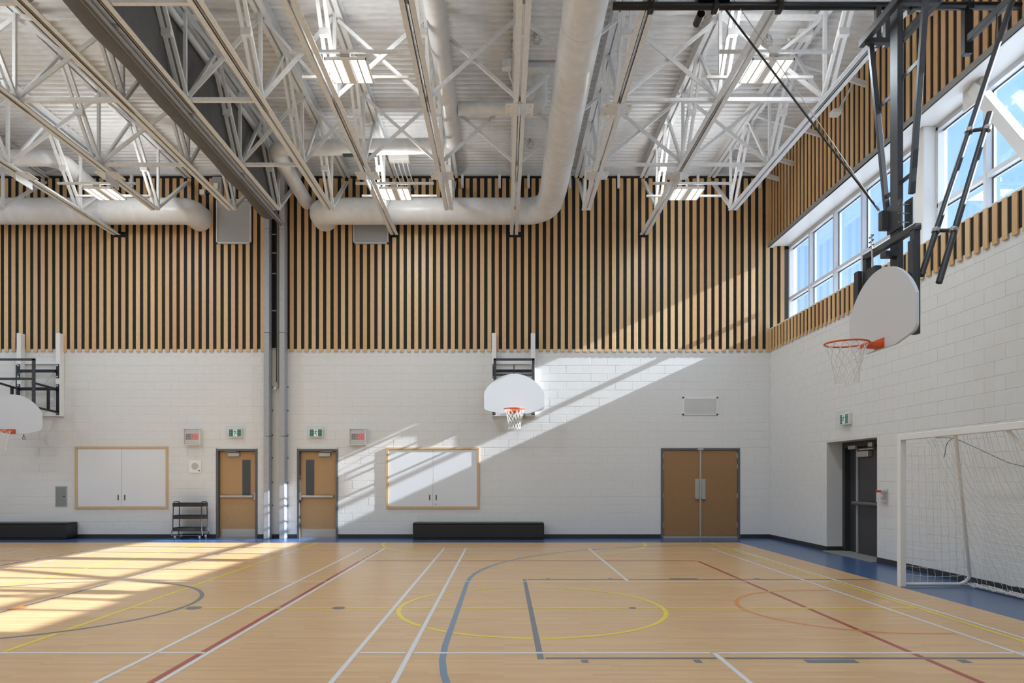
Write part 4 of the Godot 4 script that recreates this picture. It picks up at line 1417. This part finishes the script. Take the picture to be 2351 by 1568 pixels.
func whiteboard(x0: float, x1: float, y0: float, y1: float, label: String, lock: bool) -> void:
	var o := thing("whiteboard_cabinet", label, "whiteboard", Vector3((x0 + x1) * 0.5, y0, BACK), "wood framed whiteboard cabinets")
	var hw := (x1 - x0) * 0.5
	var h := y1 - y0
	pbox(o, "frame_rail", -hw, hw, 0, 0.055, 0.001, 0.028, M.wood_frame, 0.003)
	pbox(o, "frame_rail", -hw, hw, h - 0.055, h, 0.001, 0.028, M.wood_frame, 0.003)
	pbox(o, "frame_stile", -hw, -hw + 0.055, 0.055, h - 0.055, 0.001, 0.028, M.wood_frame, 0.003)
	pbox(o, "frame_stile", hw - 0.055, hw, 0.055, h - 0.055, 0.001, 0.028, M.wood_frame, 0.003)
	for s in [-1.0, 1.0]:
		var a: float = 0.004 if s > 0 else -hw + 0.058
		var b: float = hw - 0.058 if s > 0 else -0.004
		var d := pbox(o, "sliding_panel", a, b, 0.058, h - 0.058, 0.001, 0.014, M.whiteboard, 0.002)
		pbox(d, "finger_pull", s * 0.08 - 0.02, s * 0.08 + 0.02, 0.20, 0.345, 0.014, 0.017, M.satin, 0.001)
		pbox(d, "pull_recess", s * 0.08 - 0.011, s * 0.08 + 0.011, 0.212, 0.333, 0.0165, 0.0175, M.charcoal)
		if lock and s > 0:
			prod(d, "lock", Vector3(0.07, 0.11, 0.01), Vector3(0.07, 0.11, 0.022), 0.011, M.charcoal, 12)

# wire guard over a wall fitting: half width, half height, depth, pitch
func guard(o: Node3D, hw: float, hh: float, dp: float, px: float, py: float, r: float, m: Material) -> void:
	var s := Shape.new()
	var x := -hw
	while x <= hw + 0.001:
		s.tube(PackedVector3Array([Vector3(x, -hh, 0), Vector3(x, -hh, dp), Vector3(x, hh, dp), Vector3(x, hh, 0)]), r, 4, false)
		x += px
	var y := -hh
	while y <= hh + 0.001:
		s.tube(PackedVector3Array([Vector3(-hw, y, 0), Vector3(-hw, y, dp), Vector3(hw, y, dp), Vector3(hw, y, 0)]), r, 4, false)
		y += py
	put(o, "wire_guard", s, m)

func runner(dirn: float) -> Array:
	# strokes of the running figure, in a square of about one by one
	var P := [[[-0.05, 0.62], [0.06, 0.30]], [[-0.02, 0.58], [-0.26, 0.50]], [[-0.26, 0.50], [-0.36, 0.34]], [[0.0, 0.6], [0.22, 0.50]], [[0.22, 0.50], [0.36, 0.36]],
		[[0.05, 0.30], [-0.06, 0.02]], [[-0.06, 0.02], [-0.2, -0.36]], [[0.06, 0.30], [0.18, 0.02]], [[0.18, 0.02], [0.42, -0.02]]]
	var out := []
	for p in P:
		out.append([Vector2(p[0][0] * dirn, p[0][1]), Vector2(p[1][0] * dirn, p[1][1])])
	return out

func exit_sign(at: Vector3, turn: float, dirn: float, label: String) -> void:
	var o := thing("exit_sign", label, "exit sign", at, "caged running figure exit signs")
	o.rotation.y = turn
	pbox(o, "case", -0.16, 0.16, -0.11, 0.11, 0.0, 0.07, M.white, 0.006)
	var f := pbox(o, "face", -0.145, 0.145, -0.085, 0.085, 0.07, 0.074, M.sign_green)
	pbox(f, "white_field", -0.05, 0.05, -0.082, 0.082, 0.074, 0.0755, M.sign_white)
	var s := Shape.new()
	for st in runner(dirn):
		s.bar(Vector3(st[0].x * 0.11, st[0].y * 0.11 - 0.025, 0.0765), Vector3(st[1].x * 0.11, st[1].y * 0.11 - 0.025, 0.0765), 0.002, 0.013, Vector3.UP)
	var head := PackedVector2Array()
	for k in 12:
		head.append(Vector2(-0.005 * dirn + 0.012 * cos(TAU * k / 12), 0.06 + 0.012 * sin(TAU * k / 12)))
	s.plate(head, Vector3(0, 0, 0.0755), Vector3.RIGHT, Vector3.UP, 0.002)
	put(f, "running_figure", s, mat(Color(0.08, 0.22, 0.2), 0.5))
	guard(o, 0.205, 0.15, 0.12, 0.0586, 0.05, 0.0016, M.alu)

func digit(s: Shape, ch: String, x: float) -> void:
	var on: String = {"1": "bc", "2": "abged", "3": "abgcd"}[ch]
	var seg := {"a": [0, 1, 1, 1], "b": [1, 1, 1, 0.5], "c": [1, 0.5, 1, 0], "d": [0, 0, 1, 0], "e": [0, 0, 0, 0.5], "f": [0, 0.5, 0, 1], "g": [0, 0.5, 1, 0.5]}
	for k in on:
		var q: Array = seg[k]
		s.bar(Vector3(x + q[0] * 0.06, q[1] * 0.10 - 0.05, 0.1045), Vector3(x + q[2] * 0.06, q[3] * 0.10 - 0.05, 0.1045), 0.002, 0.014, Vector3.UP if q[1] == q[3] else Vector3.RIGHT)

func score_clock(x: float, label: String) -> void:
	var o := thing("wall_clock", label, "clock", Vector3(x, 2.46, BACK), "caged red digit clocks")
	pbox(o, "case", -0.183, 0.183, -0.184, 0.184, 0.0, 0.10, M.white, 0.004)
	var p := pbox(o, "display", -0.155, 0.155, -0.075, 0.075, 0.10, 0.103, M.black)
	var s := Shape.new()
	digit(s, "1", -0.075)
	digit(s, "2", 0.02)
	digit(s, "3", 0.1 - 0.005)
	put(p, "digits", s, M.led)
	guard(o, 0.185, 0.19, 0.128, 0.0247, 0.0253, 0.0034, M.white)
	var f := Shape.new()
	f.span(-0.195, 0.195, -0.2, -0.185, 0.0, 0.14)
	f.span(-0.195, 0.195, 0.185, 0.2, 0.0, 0.14)
	f.span(-0.2, -0.185, -0.2, 0.2, 0.0, 0.14)
	f.span(0.185, 0.2, -0.2, 0.2, 0.0, 0.14)
	put(o, "guard_frame", f, M.white)

func build_wall_items() -> void:
	whiteboard(-10.41, -8.153, 0.714, 2.228, "wood framed whiteboard cabinet beside the grey electrical panel", false)
	whiteboard(-2.852, -0.587, 0.714, 2.206, "wood framed whiteboard cabinet crossed by sunlight below the basket", true)
	padded_bench(-2.15, 0.955, "black padded bench below the sunlit whiteboard")
	padded_bench(-13.4, -10.34, "black padded bench below the electrical panel")
	exit_sign(Vector3(-6.50, 2.555, BACK), 0.0, 1.0, "green exit sign in a wire cage above the door beside the cart")
	exit_sign(Vector3(-4.545, 2.555, BACK), 0.0, -1.0, "green exit sign in a wire cage above the door beside the sunlit wall")
	exit_sign(Vector3(SIDE, 2.57, -13.02), -PI / 2, -1.0, "green exit sign in a wire cage above the recessed dark exit door")
	score_clock(-7.53, "caged clock with red digits above the round wall speaker")
	score_clock(-3.53, "caged clock with red digits above the sunlit block wall")
	var o := thing("wall_speaker", "flat white square wall speaker with round grey grille", "speaker", Vector3(-7.496, 1.74, BACK))
	pbox(o, "plate", -0.155, 0.155, -0.155, 0.155, 0.0, 0.02, M.white, 0.006)
	prod(o, "grille", Vector3(0, 0.01, 0.015), Vector3(0, 0.01, 0.024), 0.082, mat(Color(0.72, 0.72, 0.72), 0.6), 28)
	prod(o, "volume_knob", Vector3(0.105, -0.10, 0.02), Vector3(0.105, -0.10, 0.035), 0.014, M.charcoal, 12)
	o = thing("electrical_panel", "small flush grey electrical panel on the end wall", "panel", Vector3(-10.75, 1.015, BACK))
	pbox(o, "trim", -0.145, 0.145, -0.25, 0.25, 0.0, 0.012, M.column, 0.003)
	var d := pbox(o, "panel_door", -0.12, 0.115, -0.225, 0.225, 0.012, 0.017, mat(Color(0.52, 0.53, 0.53), 0.5), 0.002)
	pbox(d, "latch", 0.05, 0.10, -0.01, 0.01, 0.017, 0.024, M.charcoal)
	# supply grille above the double doors
	o = thing("vent_grille", "white rectangular grid vent high beside the double doors", "vent", Vector3(4.772, 3.21, BACK))
	var s := Shape.new()
	s.span(-0.43, 0.43, 0.185, 0.22, 0.0, 0.02)
	s.span(-0.43, 0.43, -0.22, -0.185, 0.0, 0.02)
	s.span(-0.43, -0.393, -0.22, 0.22, 0.0, 0.02)
	s.span(0.393, 0.43, -0.22, 0.22, 0.0, 0.02)
	put(o, "frame", s, M.white)
	pbox(o, "rear_plate", -0.395, 0.395, -0.19, 0.19, 0.001, 0.003, M.column)
	for k in 31:
		pbox(o, "upright_vane", -0.39 + k * 0.026 - 0.006, -0.39 + k * 0.026 + 0.006, -0.187, 0.187, 0.003, 0.03, M.white)
	for k in 14:
		pbox(o, "cross_vane", -0.393, 0.393, -0.176 + k * 0.027 - 0.006, -0.176 + k * 0.027 + 0.006, 0.003, 0.026, M.white)
	# fire alarm pull station under a clear cover
	o = thing("fire_alarm_station", "red fire alarm pull station under a clear cover beside the exit door", "fire alarm", Vector3(SIDE, 1.17, -11.74))
	o.rotation.y = -PI / 2
	pbox(o, "rear_plate", -0.09, 0.09, -0.13, 0.12, 0.0, 0.012, M.clear, 0.003)
	pbox(o, "station", -0.055, 0.055, -0.08, 0.07, 0.012, 0.05, M.red, 0.006)
	pbox(o, "pull_bar", -0.03, 0.03, -0.02, 0.005, 0.05, 0.06, M.white, 0.003)
	s = Shape.new()
	s.span(-0.08, 0.08, 0.09, 0.095, 0.012, 0.11)
	s.span(-0.08, 0.08, -0.115, -0.11, 0.012, 0.11)
	s.span(-0.08, 0.08, -0.11, 0.09, 0.105, 0.11)
	s.span(-0.085, -0.08, -0.115, 0.095, 0.012, 0.11)
	s.span(0.08, 0.085, -0.115, 0.095, 0.012, 0.11)
	put(o, "clear_cover", s, M.clear)
	pbox(o, "warning_strip", -0.08, 0.08, 0.05, 0.085, 0.11, 0.112, M.red)

func build_cart() -> void:
	var o := thing("utility_cart", "black three-tier utility cart on casters", "cart", Vector3(-7.48, 0, BACK + 0.30))
	var hw := 0.35
	var hd := 0.17
	# two bent tubes, one at each end
	for k in [-1.0, 1.0]:
		var s := Shape.new()
		var x: float = k * (hw - 0.02)
		s.tube(path([Vector3(x + k * 0.04, 0.105, hd + 0.02), Vector3(x + k * 0.01, 0.25, hd), Vector3(x - k * 0.0, 0.90, hd - 0.02), Vector3(x, 0.90, -hd + 0.02), Vector3(x + k * 0.01, 0.25, -hd), Vector3(x + k * 0.04, 0.105, -hd - 0.02)], 0.06, 6), 0.011, 10)
		put(o, "end_frame", s, M.gunmetal)
	var b := Shape.new()
	for z in [-hd - 0.02, hd + 0.02]:
		b.rod(Vector3(-hw - 0.01, 0.105, z), Vector3(hw + 0.01, 0.105, z), 0.011, 10)
	put(o, "base_tube", b, M.gunmetal)
	for y in [0.20, 0.49, 0.785]:
		var s := Shape.new()
		s.span(-hw, hw, y, y + 0.006, -hd + 0.01, hd - 0.01)
		s.span(-hw, hw, y, y + 0.088, hd - 0.014, hd - 0.008, 0.002)
		s.span(-hw, hw, y, y + 0.088, -hd + 0.008, -hd + 0.014, 0.002)
		s.span(-hw, -hw + 0.006, y, y + 0.088, -hd + 0.01, hd - 0.01)
		s.span(hw - 0.006, hw, y, y + 0.088, -hd + 0.01, hd - 0.01)
		put(o, "tray", s, mat(Color(0.2, 0.2, 0.205), 0.3, 0.2))
	for x in [-0.29, 0.29]:
		for z in [-hd, hd]:
			var c := prod(o, "caster", Vector3(x - 0.012, 0.032, z), Vector3(x + 0.012, 0.032, z), 0.032, M.charcoal, 16)
			pbox(c, "fork", x - 0.02, x + 0.02, 0.045, 0.10, z - 0.018, z + 0.018, M.chrome, 0.004)

func _ready() -> void:
	rng.seed = 20240611
	view_and_light()
	materials()
	build_floor()
	build_walls()
	build_ceiling()
	build_windows()
	build_doors()
	build_joists()
	build_ducts()
	build_divider()
	build_lamps()
	wall_goal(0.237, 0.0, "wall-mounted basketball goal with white fan board in the sunlit middle of the wall")
	wall_goal(-11.2, 0.47, "wall-mounted basketball goal lowered on its black frame beyond the divider")
	ceiling_goal()
	soccer_goal()
	build_wall_items()
	build_cart()
	build_roof_fittings()
